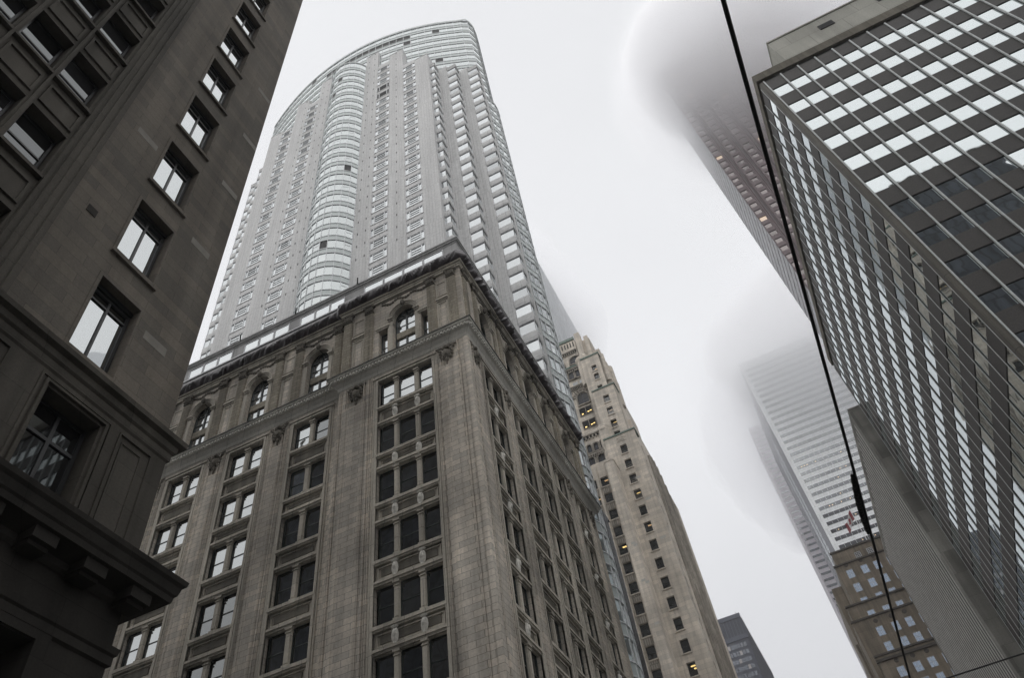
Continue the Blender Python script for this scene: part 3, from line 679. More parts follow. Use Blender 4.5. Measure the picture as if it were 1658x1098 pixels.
lw = Windows(lb, [M_sash2, M_lgl, M_sash2, M_lgd])
H = []; hd = 16.1
rows = []
while hd < LT - 1: rows.append(hd); hd += 3.72
mb = MB(fl)
for z in rows: H.append((6.03, 7.28, z - 2.5, z))
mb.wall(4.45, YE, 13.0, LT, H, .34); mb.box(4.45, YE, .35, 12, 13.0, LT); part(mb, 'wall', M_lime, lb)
for z in rows:
    m = MB(fl); m.frame(5.93, 7.38, z - 2.6, z + .1, .095, -.03, .02); m.box(5.9, 7.41, -.09, .1, z - 2.74, z - 2.6); part(m, 'window_surround', M_lime, lb)
    lw.add(fl, 'pair', 6.04, z - 2.48, 1.23, 2.34, .3)
    m = MB(fl); m.box(6.04, 7.27, .2, .34, z - .14, z - .002); part(m, 'blind_box', M_sash2, lb)
# recessed window field further left
m = MB(fl); m.box(4.3, 4.45, -.05, .6, 13.0, LT); m.box(4.12, 4.3, .03, .6, 13.0, LT); m.box(3.96, 4.12, .1, .6, 13.0, LT); m.box(3.82, 3.96, .18, .6, 13.0, LT); part(m, 'moulded_reveal', M_limed, lb)
mb = MB(fl); H2 = []
cols = [(2.66 - 1.28 * k, 3.74 - 1.28 * k) for k in range(8)]
for z in rows:
    for a, b in cols: H2.append((a, b, z - .1 - 2.06, z - .1))
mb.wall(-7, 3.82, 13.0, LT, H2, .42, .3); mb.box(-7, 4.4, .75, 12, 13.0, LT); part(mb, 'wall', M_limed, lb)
for j, z in enumerate(rows):
    for i, (a, b) in enumerate(cols):
        lw.add(fl, 'sash', a + .02, z - 2.14, b - a - .04, 2.02, .68, 3)
        if i < 5:
            m = MB(fl); z0 = z + .15; m.frame(a + .02, b - .02, z0, z0 + .95, .07, .24, .31); m.box(a - .06, b + .06, .16, .31, z0 + 1.25, z0 + 1.37); m.box(a - .08, b + .08, .2, .31, z0 + 1.37, z0 + 1.41); part(m, 'spandrel', M_limed, lb)
for a, b in cols[:5]:
    m = MB(fl); m.box(a - .14, a - .06, .2, .3, 13, LT); part(m, 'mullion', M_limed, lb)
lw.finish()
# lower part: two cornices, a framed window, frieze and a dark portal
m = MB(); m.sweep([(LX, -7), (LX, YE + .05), (LX - 6, YE + .05)], [(.1, 12.5), (.14, 12.55), (.14, 12.75), (.2, 12.8), (.22, 12.95), (.34, 13.0), (.36, 13.12), (.1, 13.3), (0, 13.45)]); part(m, 'string_cornice', M_limed, lb)
fb = F(LX + .1, 0, 90)
mb = MB(fb); Hb = [(6.02, 7.4, 10.05, 12.15), (2.2, 3.6, 10.05, 12.15), (-1.4, 0, 10.05, 12.15)]
mb.wall(-7, YE + .12, 9.3, 12.55, Hb, .5); mb.box(-7, YE + .12, .52, 12, 9.3, 12.55); part(mb, 'wall', M_limed, lb)
lw2 = Windows(lb, [M_sash2, M_lgd])
for h in Hb:
    m = MB(fb); m.frame(h[0] - .12, h[1] + .12, h[2] - .12, h[3] + .12, .06, -.08, .02); m.frame(h[0] - .24, h[1] + .24, h[2] - .24, h[3] + .24, .05, -.04, .02); part(m, 'window_surround', M_limed, lb)
    lw2.add(fb, 'tall', h[0] + .02, h[2] + .02, 1.34, 2.06, .4)
lw2.finish()
m = MB(fb); m.box(6.13, 6.3, .36, .375, 10.3, 10.42); part(m, 'lit_desk_lamp', emit('warm_lamp_glow', (1.0, 0.78, 0.42), 0.7), lb)
for a in (7.86, 4.1):
    m = MB(fb); m.frame(a, a + .95, 9.9, 12.35, .04, -.05, .02); m.frame(a + .12, a + .7, 10.1, 12.15, .03, -.03, .02); part(m, 'wall_panel', M_limed, lb)
m = MB(); m.sweep([(LX + .1, -7), (LX + .1, YE + .12), (LX - 6, YE + .12)], [(.05, 8.72), (.12, 8.78), (.14, 8.9), (.6, 8.98), (.62, 9.1), (.66, 9.14), (.7, 9.3), (.76, 9.36), (.78, 9.46), (.3, 9.6), (.2, 9.72), (0, 9.75)]); part(m, 'main_cornice', M_limb, lb)
for k in range(12):
    m = MB(fb); y = 8.92 - 1.13 * k; m.box(y, y + .5, -.52, -.05, 8.74, 8.975); m.box(y + .04, y + .46, -.4, -.05, 8.66, 8.74); part(m, 'bracket', M_limb, lb)
fc = F(LX + .12, 0, 90)
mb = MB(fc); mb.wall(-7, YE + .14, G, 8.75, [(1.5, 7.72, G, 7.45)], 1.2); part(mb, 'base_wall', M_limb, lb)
mb = MB(fc); mb.box(-7, YE + .1, 1.25, 12, G, 9.2); part(mb, 'core', M_dark, lb)
m = MB(); m.sweep([(LX + .12, -7), (LX + .12, YE + .14), (LX - 6, YE + .14)], [(0, 7.6), (.06, 7.64), (.06, 7.8), (.1, 7.84), (.12, 7.96), (0, 8.02)]); part(m, 'string_course', M_limb, lb)
m = MB(fc); m.frame(1.2, 8.0, G - .3, 7.75, .28, -.05, .02); part(m, 'portal_frame', M_limb, lb)
lw3 = Windows(lb, [M_sash2, M_lgd], name='portal_window')
for k in range(4): lw3.add(fc, 'cross', 1.6 + k * 1.5, 3.0, 1.45, 3.4, 1.1)
lw3.finish()
VZ = 17.6
# odd repaired blocks and a small vent
M_newst = plain('new_grey_stone', (0.215, 0.203, 0.175), rough=.8)
for y, z in ((7.6, 15.4), (8.2, 24.3), (8.3, 32.9), (7.9, 20.2), (5.0, 22.3), (8.35, 28.4)):
    m = MB(fl); m.box(y, y + .75, -.006, .01, z, z + .3); part(m, 'repair_block', M_newst, lb)
m = MB(fl); m.box(4.92, 5.2, -.02, .02, VZ, VZ + .27); part(m, 'vent', M_limb, lb)

# ================================================================== chequered office block on the right
K = 1.3
M_gran = plain('dark_brown_granite', (0.036, 0.032, 0.029), rough=0.6, var=0.35, scale=14)
M_mull = plain('brushed_aluminium', (0.55, 0.58, 0.57), rough=0.45, var=0.08)
M_fr = plain('black_window_rim', (0.01, 0.01, 0.01), rough=0.5)
M_cg = glass('mirror_office_glass', inner=(0.02, 0.022, 0.024), refl=0.56, tint=(0.86, 0.92, 0.93), var=0.5, wave=0.004)
M_brz = stone('bronze_corner_panel', (0.115, 0.107, 0.09), bw=3, bh=6.8, joint=0.03, var=0.05, stain=0.2, streak=0.3, jd=0.5, rough=0.55)
M_par = stone('brown_parapet_stone', (0.17, 0.155, 0.125), bw=1.6, bh=3, joint=0.02, var=0.08, stain=0.2, jd=0.6)
M_conc = stone('grey_concrete_panels', (0.42, 0.415, 0.37), bw=3.3, bh=2.3, joint=0.035, var=0.04, stain=0.15, streak=0.12, jd=0.7, rough=0.8)
CXL = 12.12 * K; CY = 28 * K; CYE = 58.65 * K; CT = 50.5 * K
ck = thing('chequered_office_block', 'dark granite office block with rows of square mirror windows and thin aluminium mullions', 'building', (CXL, CY, G))
ff = F(0, CY, 0); fsd = F(CXL, 0, -90)
cw = Windows(ck, [M_fr, M_cg], 100)
tops = [(47.92 - 2.625 * k) * K for k in range(18)]; WH = 1.26 * K
XM = [12.42 * K + 1.2 * K * i for i in range(34)]; XE = XM[-1] + .4
YMs = [28.42 * K + 1.262 * K * i for i in range(25)]; YEE = CYE
mb = MB(ff); H = []
for t in tops:
    for x0, x1 in zip(XM, XM[1:]):
        H.append((x0 + .1, x1 - .04, t - WH, t)); cw.add(ff, 'thin', x0 + .1, t - WH, x1 - x0 - .14, WH, .07)
mb.wall(XM[0], XE, G, 49.25 * K, H, .1); mb.box(CXL + .2, XE, .12, 34, G, 49.0 * K); part(mb, 'granite_wall', M_gran, ck)
mb = MB(fsd); H = []
for t in tops:
    for y0, y1 in zip(YMs, YMs[1:]):
        a, b = -y1 + .03, -y0 - .05
        H.append((a, b, t - WH, t)); cw.add(fsd, 'thin', a, t - WH, b - a, WH, .045)
mb.wall(-YEE, -YMs[0], G, 49.25 * K, H, .06); part(mb, 'granite_wall', M_gran, ck)
mb = MB(); mb.box(CXL + .12, CXL + .3, CY + .3, CYE, G, 49 * K); mb.box(CXL + .12, XE, CYE - .05, CYE, G, 49 * K); part(mb, 'core', M_dark, ck)
cw.finish()
for x in XM[:24]:
    m = MB(ff); m.box(x - .05, x + .05, -.11, .02, G, 49.3 * K)
    for k in range(0, 12): m.box(x - .053, x + .053, -.116, -.02, tops[0] - k * 2 * 2.625 * K + .9, tops[0] - k * 2 * 2.625 * K + .93)
    part(m, 'mullion', M_mull, ck)
for y in YMs:
    m = MB(fsd); m.box(-y - .03, -y + .03, -.035, .02, G, 49.3 * K); part(m, 'mullion', M_mull, ck)
m = MB(); m.prism([(CXL, CY + .02), (CXL + .1, CY - .04), (XM[0] - .06, CY - .04), (XM[0] - .06, CY + .3), (CXL - .02, YMs[0] - .06), (CXL - .02, CY + .1)], G, 49.3 * K); part(m, 'corner_panel', M_brz, ck)
m = MB(); m.box(CXL + .16, XE - .01, CY + .12, CYE - .1, 49.28 * K, 49.62 * K); part(m, 'shadow_gap', M_fr, ck)
m = MB(); m.box(CXL - .12, XE, CY - .16, CYE, 49.6 * K, CT); part(m, 'parapet', M_par, ck)
m = MB(); m.box(19.75, XE - 2, 38.0, 70, CT, 73.4); m.box(19.7, XE - 1.9, 37.9, 70.1, 73.4, 73.6); part(m, 'penthouse', M_conc, ck)
for a, b in ((24.2, 25.6), (29.8, 31.2), (35.4, 36.8)):
    m = MB(); m.mt(0).box(a, b, 37.93, 38.1, 71.1, 72.0)
    for k in range(5): m.mt(1).box(a + .05, b - .05, 37.9, 37.96, 71.14 + k * .17, 71.19 + k * .17)
    part(m, 'roof_vent', [M_fr, M_bar], ck)
# warm office lights seen low on the front
M_lamp = emit('warm_ceiling_light', (1.0, 0.82, 0.5), 0.9)
for x, z in ((17.15, 32.0), (16.8, 24.9), (19.6, 29.2), (18.2, 35.0)):
    m = MB(); m.box(x * K, x * K + .5, CY + .058, CY + .064, z * K * .93, z * K * .93 + .12); part(m, 'lit_ceiling_panel', M_lamp, ck)

# ================================================================== concrete louvred block beyond it
M_lc = stone('mottled_concrete_blocks', (0.24, 0.235, 0.215), bw=1.7, bh=2.4, joint=0.015, var=0.3, stain=0.4, streak=0.2, jd=0.75)
M_lv = plain('concrete_fin', (0.42, 0.41, 0.385), rough=.85, var=.15, scale=1.2)
M_rec = plain('shadowed_recess_panel', (0.05, 0.05, 0.047), rough=.9)  # near-black sheet, the shade between the fins put into its colour
lo = thing('louvred_concrete_building', 'grey concrete building with close vertical fins beside the chequered office block', 'building', (14.5, 77.5, G))
m = MB(); m.box(14.6, 34, 77.0, 112, G, 58.1); part(m, 'wall', M_lc, lo)
m = MB(); m.box(14.5, 14.597, 77.0, 78.3, G, 58.1); m.box(14.5, 14.597, 78.3, 112, 57.1, 58.1); m.box(14.5, 14.597, 111.2, 112, G, 57.1); part(m, 'frame', M_lc, lo)
m = MB(); m.box(14.526, 14.605, 78.3, 111.2, G, 57.1); part(m, 'recess', M_rec, lo)
for k in range(28):
    y = 78.5 + k * 1.17; m = MB(); m.box(14.5, 14.525, y, y + .56, G, 57.0)
    part(m, 'fin', M_lv, lo)
m = MB(); m.box(14.46, 34, 76.94, 112.1, 58.1, 58.2); part(m, 'coping', M_lv, lo)

# ================================================================== brown deco tower with blue windows and a flag on its roof
M_br = stone('brown_sandstone', (0.235, 0.2, 0.155), bw=3.2, bh=1.9, joint=0.02, var=0.1, stain=0.3, streak=0.3, jd=0.6)
M_brd = plain('dark_stone_trim', (0.06, 0.052, 0.042), rough=.8)
M_blue = glass('blue_sky_glass', inner=(0.085, 0.12, 0.18), refl=0.13, tint=(0.68, 0.8, 0.96), var=0.35, wave=0.004)
M_wfr = plain('pale_window_frame', (0.5, 0.52, 0.55), rough=.5)
bt = thing('brown_stone_tower', 'brown stepped stone tower with blue windows below the flag', 'building', (12, 180, G))
Q = 180.0
m = MB()
m.box(.069 * Q, 44, 180.6, 215, G, .548 * Q); m.box(.065 * Q, 44, 180, 214, G, .527 * Q); m.box(.055 * Q, 44, 179.2, 213, G, .4695 * Q)
m.box(.0525 * Q, 44, 178.4, 212, G, .4475 * Q); part(m, 'wall', M_br, bt)
m = MB(); m.box(.0585 * Q, 44, 176.6, 179, G, .397 * Q); part(m, 'front_bay', M_br, bt)
m = MB(); m.box(9.25, 44, 190, 219, G, 95.0); m.box(8.7, 40, 193, 222, G, 82); part(m, 'rear_block', M_br, bt)
m = MB()
for x0, y, z in ((.069, 180.6, .548), (.065, 180, .527), (.055, 179.2, .4695), (.0525, 178.4, .4475), (.0585, 176.6, .397)): m.box(x0 * Q - .25, 44.2, y - .3, y + .3, z * Q - .25, z * Q + .15)
m.box(.0585 * Q - .3, 44.2, 176.2, 176.9, .389 * Q, .392 * Q); part(m, 'ledges', M_brd, bt)
bwn = Windows(bt, [M_wfr, M_blue])
ZT = [.517, .497, .477, .459, .437, .417]
def yface(z): return 180.6 if z > .527 * Q else 180 if z > .4695 * Q else 179.2 if z > .4475 * Q else 178.4 if z > .397 * Q else 176.6
for j, zt in enumerate(ZT + [.386, .367, .348, .33]):
    for i, xx in enumerate((.0755, .0945, .111, .1285, .146)):
        y = yface(zt * Q - 1); h = 1.5 if j in (2,) else 2.1
        bwn.add(F(0, y - .1, 0), 'cross', xx * y, zt * y - h, 1.5, h, .06)
        if j in (0, 4, 6):
            m = MB(); m.blob((xx * y + .75, y, zt * y + 1.35), (.5, .1, .5), 10, 6); part(m, 'medallion', M_brd, bt)
    m = MB()
bwn.finish()
for i, xx in enumerate((.0855, .105, .121)):
    m = MB(); m.box(xx * Q, xx * Q + .3, 179.9, 180.3, .40 * Q, .525 * Q); m.box(xx * 178.4 + .6, xx * 178.4 + .9, 178.3, 178.5, G, .44 * Q); part(m, 'wall_strip', M_br, bt)
for xx in (.096, .112):
    m = MB(); a, b, z0, z1 = xx * Q, xx * Q + 1.35, .529 * Q, .538 * Q; m.mt(0).box(a, b, 180.5, 180.62, z0, z1); m.mt(1).frame(a, b, z0, z1, .1, 180.4, 180.55)
    for k in range(3): m.box(a + .1, b - .1, 180.42, 180.55, z0 + .35 + k * .4, z0 + .43 + k * .4)
    for k in range(2): m.box(a + .4 + k * .45, a + .48 + k * .45, 180.43, 180.56, z0, z1)
    part(m, 'carved_grille', [M_brd, M_wfr], bt)
# flagpole and flag
FX, FYY = .1185 * 182, 182.0
fp = thing('flagpole', 'thin white flagpole on the roof of the brown stone tower', 'flagpole', (FX, FYY, .548 * Q))
m = MB(); m.tube((FX, FYY, .548 * Q), (FX, FYY, .604 * 182), .12, .06); part(m, 'pole', M_white, fp)
m = MB(); m.blob((FX, FYY, .605 * 182), (.16, .16, .16)); part(m, 'finial', M_white, fp)
def flag():
    m = MB(); m.smooth = True; nx, nz = 24, 12; L, Hh = 4.2, 2.5
    def P(i, j):
        s_ = i / nx; h = j / nz
        x = FX - .1 - L * s_ * .62; y = FYY + .5 * math.sin(s_ * 7 + h * 2) * s_ + .5 * s_; z = .5955 * 182 - Hh * (1 - h) - L * s_ * .62 + .35 * math.sin(s_ * 6 + h)
        return (x, y, z)
    leaf = {(11, 3), (12, 3), (11, 4), (12, 4), (10, 5), (13, 5), (9, 6), (14, 6), (8, 5), (15, 5)}
    for i in range(nx):
        for j in range(nz):
            u = (i + .5) / nx; v = (j + .5) / nz; du = (u - .5) * 2; dv = v - .5
            red = u < .25 or u > .75 or (abs(du) < .07 and -.36 < dv < -.1) or (abs(du) < .36 * (1 - abs(dv - .02) * 2.6) and -.2 < dv < .12) or (abs(du) < .13 and dv < .36 and dv > 0)
            m.mt(1 if red else 0).face([P(i, j), P(i + 1, j), P(i + 1, j + 1), P(i, j + 1)])
    return m
solo(flag(), 'flag', [plain('flag_white', (0.55, 0.54, 0.54), rough=.8), plain('flag_red', (0.22, 0.03, 0.04), rough=.8)], 'red and white maple leaf flag blowing from the roof flagpole', 'flag', (FX, FYY, 105))

# ================================================================== white striped tower in the cloud
M_sw = stone('white_panels', (0.78, 0.80, 0.81), bw=2.4, bh=3.884, joint=0.05, var=0.03, stain=0.08, streak=0.1, jd=0.7, rough=.5, grain=2)
M_sg = glass('grey_strip_glass', inner=(0.035, 0.04, 0.05), refl=0.16, var=0.5, wave=0.0)
M_slit = emit('far_office_light', (1.0, 0.74, 0.42), 0.62)
st = thing('white_striped_tower', 'white tower with dark horizontal window strips fading up into the cloud', 'building', (23.3, 307, G))
m = MB(); m.box(23.3, 84, 307, 395, G, 284); part(m, 'white_wall', M_sw, st)
random.seed(3)
for k in range(56):
    z = .604 * 307 + (k - 22) * 3.884; 
    if z < 60 or z > 280: continue
    m = MB(); m.mt(0).box(25.2, 82, 306.93, 307.1, z - 1.7, z)
    for i in range(25): m.mt(1).box(25.2 + i * 2.4, 25.32 + i * 2.4, 306.9, 306.95, z - 1.7, z)
    if z < 215 and k % 3 != 1:
        x = 25.6
        for i in range(16):
            if random.random() < (.5 if k in (16, 19, 22, 25) else .12): m.mt(2).box(25.7 + i * 1.3, 26.15 + i * 1.3, 306.9, 306.925, z - 1.1, z - .8)
    part(m, 'window_strip', [M_sg, M_mull, M_slit], st)
M_dg = glass('dark_blue_glass', inner=(0.025, 0.028, 0.045), refl=0.08, tint=(.8, .85, 1), var=.6, wave=0)
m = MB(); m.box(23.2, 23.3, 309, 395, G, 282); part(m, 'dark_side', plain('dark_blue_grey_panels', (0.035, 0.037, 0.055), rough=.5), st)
m = MB(F(23.2, 0, -90))
for k in range(40):
    z = 100 + k * 3.884
    for i in range(3): m.box(-345 - i * 17, -334 - i * 17, -.05, .0, z, z + 1.7)
part(m, 'side_window', M_sg, st, kind='stuff')
pt = thing('pale_rose_tower', 'pale rose grey tower edge standing behind the white striped tower', 'building', (19, 430, G))
m = MB(); m.box(18.9, 45, 430, 470, G, 340); part(m, 'wall', plain('rose_grey_panels', (0.36, 0.34, 0.37), rough=.6, scale=.3), pt)
m = MB(F(0, 430, 0))
for k in range(66): m.box(19.6, 44, -.08, 0, 80 + k * 3.9, 81.4 + k * 3.9)
part(m, 'window_strip', M_sg, pt)

# ================================================================== red granite tower in the cloud
M_rg = stone('red_granite', (0.135, 0.10, 0.105), bw=3.71, bh=3.67, joint=0.03, var=0.06, stain=0.15, streak=0.15, jd=0.6, rough=.5, grain=2)
M_rgd = plain('dark_granite_groove', (0.055, 0.042, 0.046), rough=.6)
M_rgl = glass('bronze_glass', inner=(0.13, 0.11, 0.11), refl=0.08, tint=(1, .93, .9), var=.5, wave=0, lit=.05, litc=(1, .72, .45), lits=.45)
rd = thing('red_granite_tower', 'mauve red granite tower whose top disappears into the cloud', 'building', (33, 135, G))
RX, RY = 33.0, 135.0; fr_ = F(0, RY, 0)
m = MB(fr_); H = []; rw2 = Windows(rd, [M_rgd, M_rgl], 100)
for k in range(78):
    zt = 1.139 * 135 + (k - 38) * 3.67
    if zt < 20 or zt > 276: continue
    for i in range(11):
        x = .2455 * 135 + i * 4.45; x += .0 if i == 0 else .0
        H.append((x, x + 1.95, zt - 2.0, zt)); rw2.add(fr_, 'fixed', x + .05, zt - 1.96, 1.85, 1.92, .2)
m.wall(RX, RX + 50, G, 280, H, .28); m.box(RX + .05, RX + 50, .3, 18, G, 280); part(m, 'wall', M_rg, rd); rw2.finish()
for i in range(11):
    x = .2455 * 135 + i * 4.45
    m = MB(fr_); m.mt(0).box(x + 2.25, x + 2.5, -.25, 0, G, 280); m.mt(0).box(x + 2.75, x + 3.0, -.4, 0, G, 280); m.mt(1).box(x + 3.15, x + 3.6, -.02, 0, G, 280); m.mt(0).box(x + 3.75, x + 4.0, -.4, 0, G, 280)
    part(m, 'rib', [M_rg, M_rgd], rd)
m = MB(F(RX, 0, -90))
M_chv = stone('pale_side_glass', (0.36, 0.36, 0.38), bw=2.0, bh=1.85, joint=.08, var=.1, stain=.1, jd=.4, rough=.4)
for k in range(68):
    z = 20 + k * 3.67; y = -153
    m.mt(0).box(-153, -135.6, -.02, .2, z, z + 3.0); m.mt(1).slab([(-153 + 2.9 * i, z + 3.0 + (.6 if i % 2 else 0)) for i in range(7)] + [(-135.6, z + 3.67 + .3), (-153, z + 3.67)], -.06, .1)
part(m, 'side_wall', [M_chv, plain('side_groove', (0.2, 0.19, 0.2), rough=.6)], rd)

# ================================================================== dark tower low between the street walls
M_td = plain('black_steel', (0.016, 0.022, 0.042), rough=.5)
M_tdf = plain('dark_steel_fin', (0.04, 0.048, 0.075), rough=.5)
M_tdg = glass('bronze_dark_glass', inner=(0.045, 0.052, 0.065), refl=0.05, tint=(.85, .9, 1), var=.7, wave=0, lit=.12, litc=(1, .8, .6), lits=.12)
td = thing('black_steel_tower', 'distant black steel tower with louvred top low beyond the stone skyscraper', 'building', (-27.4, 375, G))
TY = 375.0; ft = F(0, TY, 0)
m = MB(ft); m.box(-66, -27.4, .1, 74, G, .509 * TY); part(m, 'body', M_td, td)
tw = Windows(td, [M_td, M_tdg], 60)
for j in range(16):
    zt = (.4725 - .0098 * j) * TY
    for i in range(18): tw.add(ft, 'fixed', -29.2 - 1.62 * i - 1.35, zt - 2.3, 1.35, 2.3, .06)
tw.finish()
m = MB(ft)
for i in range(24): m.box(-28.6 - 1.62 * i, -28.42 - 1.62 * i, -.25, .1, .482 * TY, .505 * TY)
part(m, 'louvre_fins', M_tdf, td)
m = MB(ft); m.box(-66.1, -27.3, -.35, .1, .505 * TY, .511 * TY); m.box(-66.1, -27.3, -.3, .1, .476 * TY, .482 * TY); part(m, 'band', M_tdf, td)
m = MB(F(-27.4, 0, 90))
for i in range(36): m.box(376 + i * 2, 376.3 + i * 2, -.3, 0, G, .505 * TY)
part(m, 'side_fins', M_tdf, td)
m = MB()
for i in range(30): y = 376 + i * 2.5; m.tube((-27.6, y, .509 * TY), (-27.0, y, .509 * TY + .9), .06, n=4)
m.tube((-29, 376, .51 * TY), (-29, 376, .51 * TY + 2), .08, n=4); m.tube((-40, 376, .51 * TY), (-40, 376, .51 * TY + 1.5), .08, n=4)
part(m, 'roof_lightning_rods', M_td, td)

# ================================================================== faint glass tower behind the hotel
ft_ = thing('faint_glass_tower', 'faint pale glass tower almost lost in cloud beside the stone skyscraper', 'building', (-31.6, 143, G))
m = MB(); m.box(-75, -31.6, 143, 184, G, 212); part(m, 'wall', stone('pale_blue_glass_wall', (0.6, 0.64, 0.66), bw=1.6, bh=3.6, joint=.14, var=.06, stain=.05, jd=.5, rough=.3), ft_)
m = MB()
for k in range(22): m.box(-31.6, -31.5, 144 + k * 1.85, 144.2 + k * 1.85, G, 212)
part(m, 'fins', M_white, ft_)

# ================================================================== stepped stone skyscraper
M_st = stone('warm_limestone', (0.60, 0.55, 0.47), bw=2.3, bh=.78, joint=0.02, var=0.12, stain=0.2, streak=0.22, jd=0.72, warm=.02)
M_std = stone('carved_limestone', (0.34, 0.31, 0.265), bw=1.2, bh=1.2, joint=0.02, var=0.15, stain=0.3, jd=0.6, grain=3)
M_cop = plain('green_copper_edge', (0.12, 0.17, 0.14), rough=.6)
M_rib = stone('ribbed_spandrel', (0.36, 0.33, 0.285), bw=.38, bh=3, joint=.06, var=.05, stain=.2, jd=.45)
M_ig = glass('clear_office_glass', inner=(0.02, 0.02, 0.022), refl=0.02, var=.5, wave=.004, see=.9)
M_room = plain('dim_room_and_gap', (0.008, 0.008, 0.008), rough=.9)
M_lampy = emit('yellow_ceiling_lamp', (1.0, 0.70, 0.25), 1.5)
M_lampd = emit('dim_ceiling_lamp', (1.0, 0.62, 0.28), 0.55)
M_patch = plain('pale_repair_stone', (0.42, 0.41, 0.38), rough=.8)
sk = thing('stone_skyscraper', 'tall stepped limestone skyscraper with arched crown and lit windows', 'building', (-15.4, 120, G))
S = 120.0
def B(m, x0, x1, y0, y1, z1, z0=G): m.box(x0, x1, y0, y1, z0, z1)
fA = F(0, 120, 0); fB = F(0, 121.6, 0); fC = F(0, 123.0, 0); fD = F(0, 124.6, 0)
swn = Windows(sk, [M_fr, M_ig], 100)
def bayface(fr, u0, u1, z0, z1, wins_, dep=.5, back=2.6):
    m = MB(fr); H = [(a, b, c, d) for a, b, c, d in wins_]
    m.wall(u0, u1, z0, z1, H, dep); part(m, 'wall', M_st, sk)
    for a, b, c, d in wins_:
        m = MB(fr); m.box(a - .15, b + .15, -.18, .1, c - .22, c); part(m, 'window_sill', M_st, sk)
        swn.add(fr, 'sash', a + .03, c + .03, b - a - .06, d - c - .06, .42)
        m = MB(fr); m.box(a - .6, b + .6, 3.4, 3.5, c - .6, d + .3); m.box(a - .6, b + .6, dep + .01, 3.4, d + .25, d + .3); part(m, 'room', M_room, sk)
        if random.random() < .34:
            k = random.choice([1, 1, 2]); m = MB(fr)
            for q in range(k): x = a + .2 + random.random() * (b - a - 1.0); dd = 1.1 + 1.0 * q + random.random() * .8; m.box(x, x + .75, dd, dd + .35, d + .17, d + .23)
            part(m, 'ceiling_lamp', random.choice([M_lampy, M_lampy, M_lampd]), sk)
# tier A: broad corner block
ztA = [(.857 - .0323 * k) * S for k in range(20)]
ztA = [z for z in ztA if z > 20]
WA = [(-.1612 * S, -.1612 * S + 1.42, z - 2.3, z) for z in ztA]
bayface(fA, -.1845 * S, -15.4, G, .8805 * S, WA)
m = MB(); B(m, -.1845 * S, -15.42, 123.7, 149.5, 104.0); B(m, -.1845 * S, -15.7, 123.6, 142, 105.4); B(m, -60, -.1845 * S, 127, 149, 118); part(m, 'body', M_st, sk)
m = MB(); m.box(-.1845 * S - .15, -15.25, 119.8, 123, .8805 * S, .8805 * S + .35); part(m, 'copper_coping', M_cop, sk)
m = MB(fA); m.frame(-.1635 * S, -.147 * S, .8655 * S, .8745 * S, .12, -.1, .02); m.blob((-.1555 * S, -.02, .870 * S), (.5, .12, .35)); m.blob((-.1590 * S, -.02, .870 * S), (.25, .1, .25)); m.blob((-.1515 * S, -.02, .870 * S), (.25, .1, .25)); part(m, 'carved_panel', M_st, sk)
# street side of tier A with narrow windows and flutes
m = MB(F(-15.4, 0, 90)); H = []
for z in ztA:
    for y in (121.9, 145.5): H.append((y, y + 1.1, z - 2.3, z))
m.wall(120, 149.5, G, .8805 * S * .985, H, .4); part(m, 'side_wall', M_st, sk)
for z in ztA:
    for y in (121.9, 145.5): swn.add(F(-15.4, 0, 90), 'sash', y, z - 2.3, 1.1, 2.3, .36)
m = MB(F(-15.4, 0, 90))
for i in range(9): y = 126.3 + i * 2.0; m.box(y, y + .7, -.35, 0, G, 103 + 3 * math.sin(i * .5)); 
part(m, 'side_pilasters', M_std, sk)
# projecting pier
m = MB(); m.box(-.187 * S - .1, -.179 * 116, 116.2, 121, G, .833 * 116.5); m.box(-.187 * S - .2, -.179 * 116 + .1, 116.1, 121, .833 * 116.5, .833 * 116.5 + .3); part(m, 'pier', M_st, sk)
m = MB(); m.box(-22.6, -21.8, 116.8, 121, G, .833 * 115.6); part(m, 'pier_side', M_std, sk)
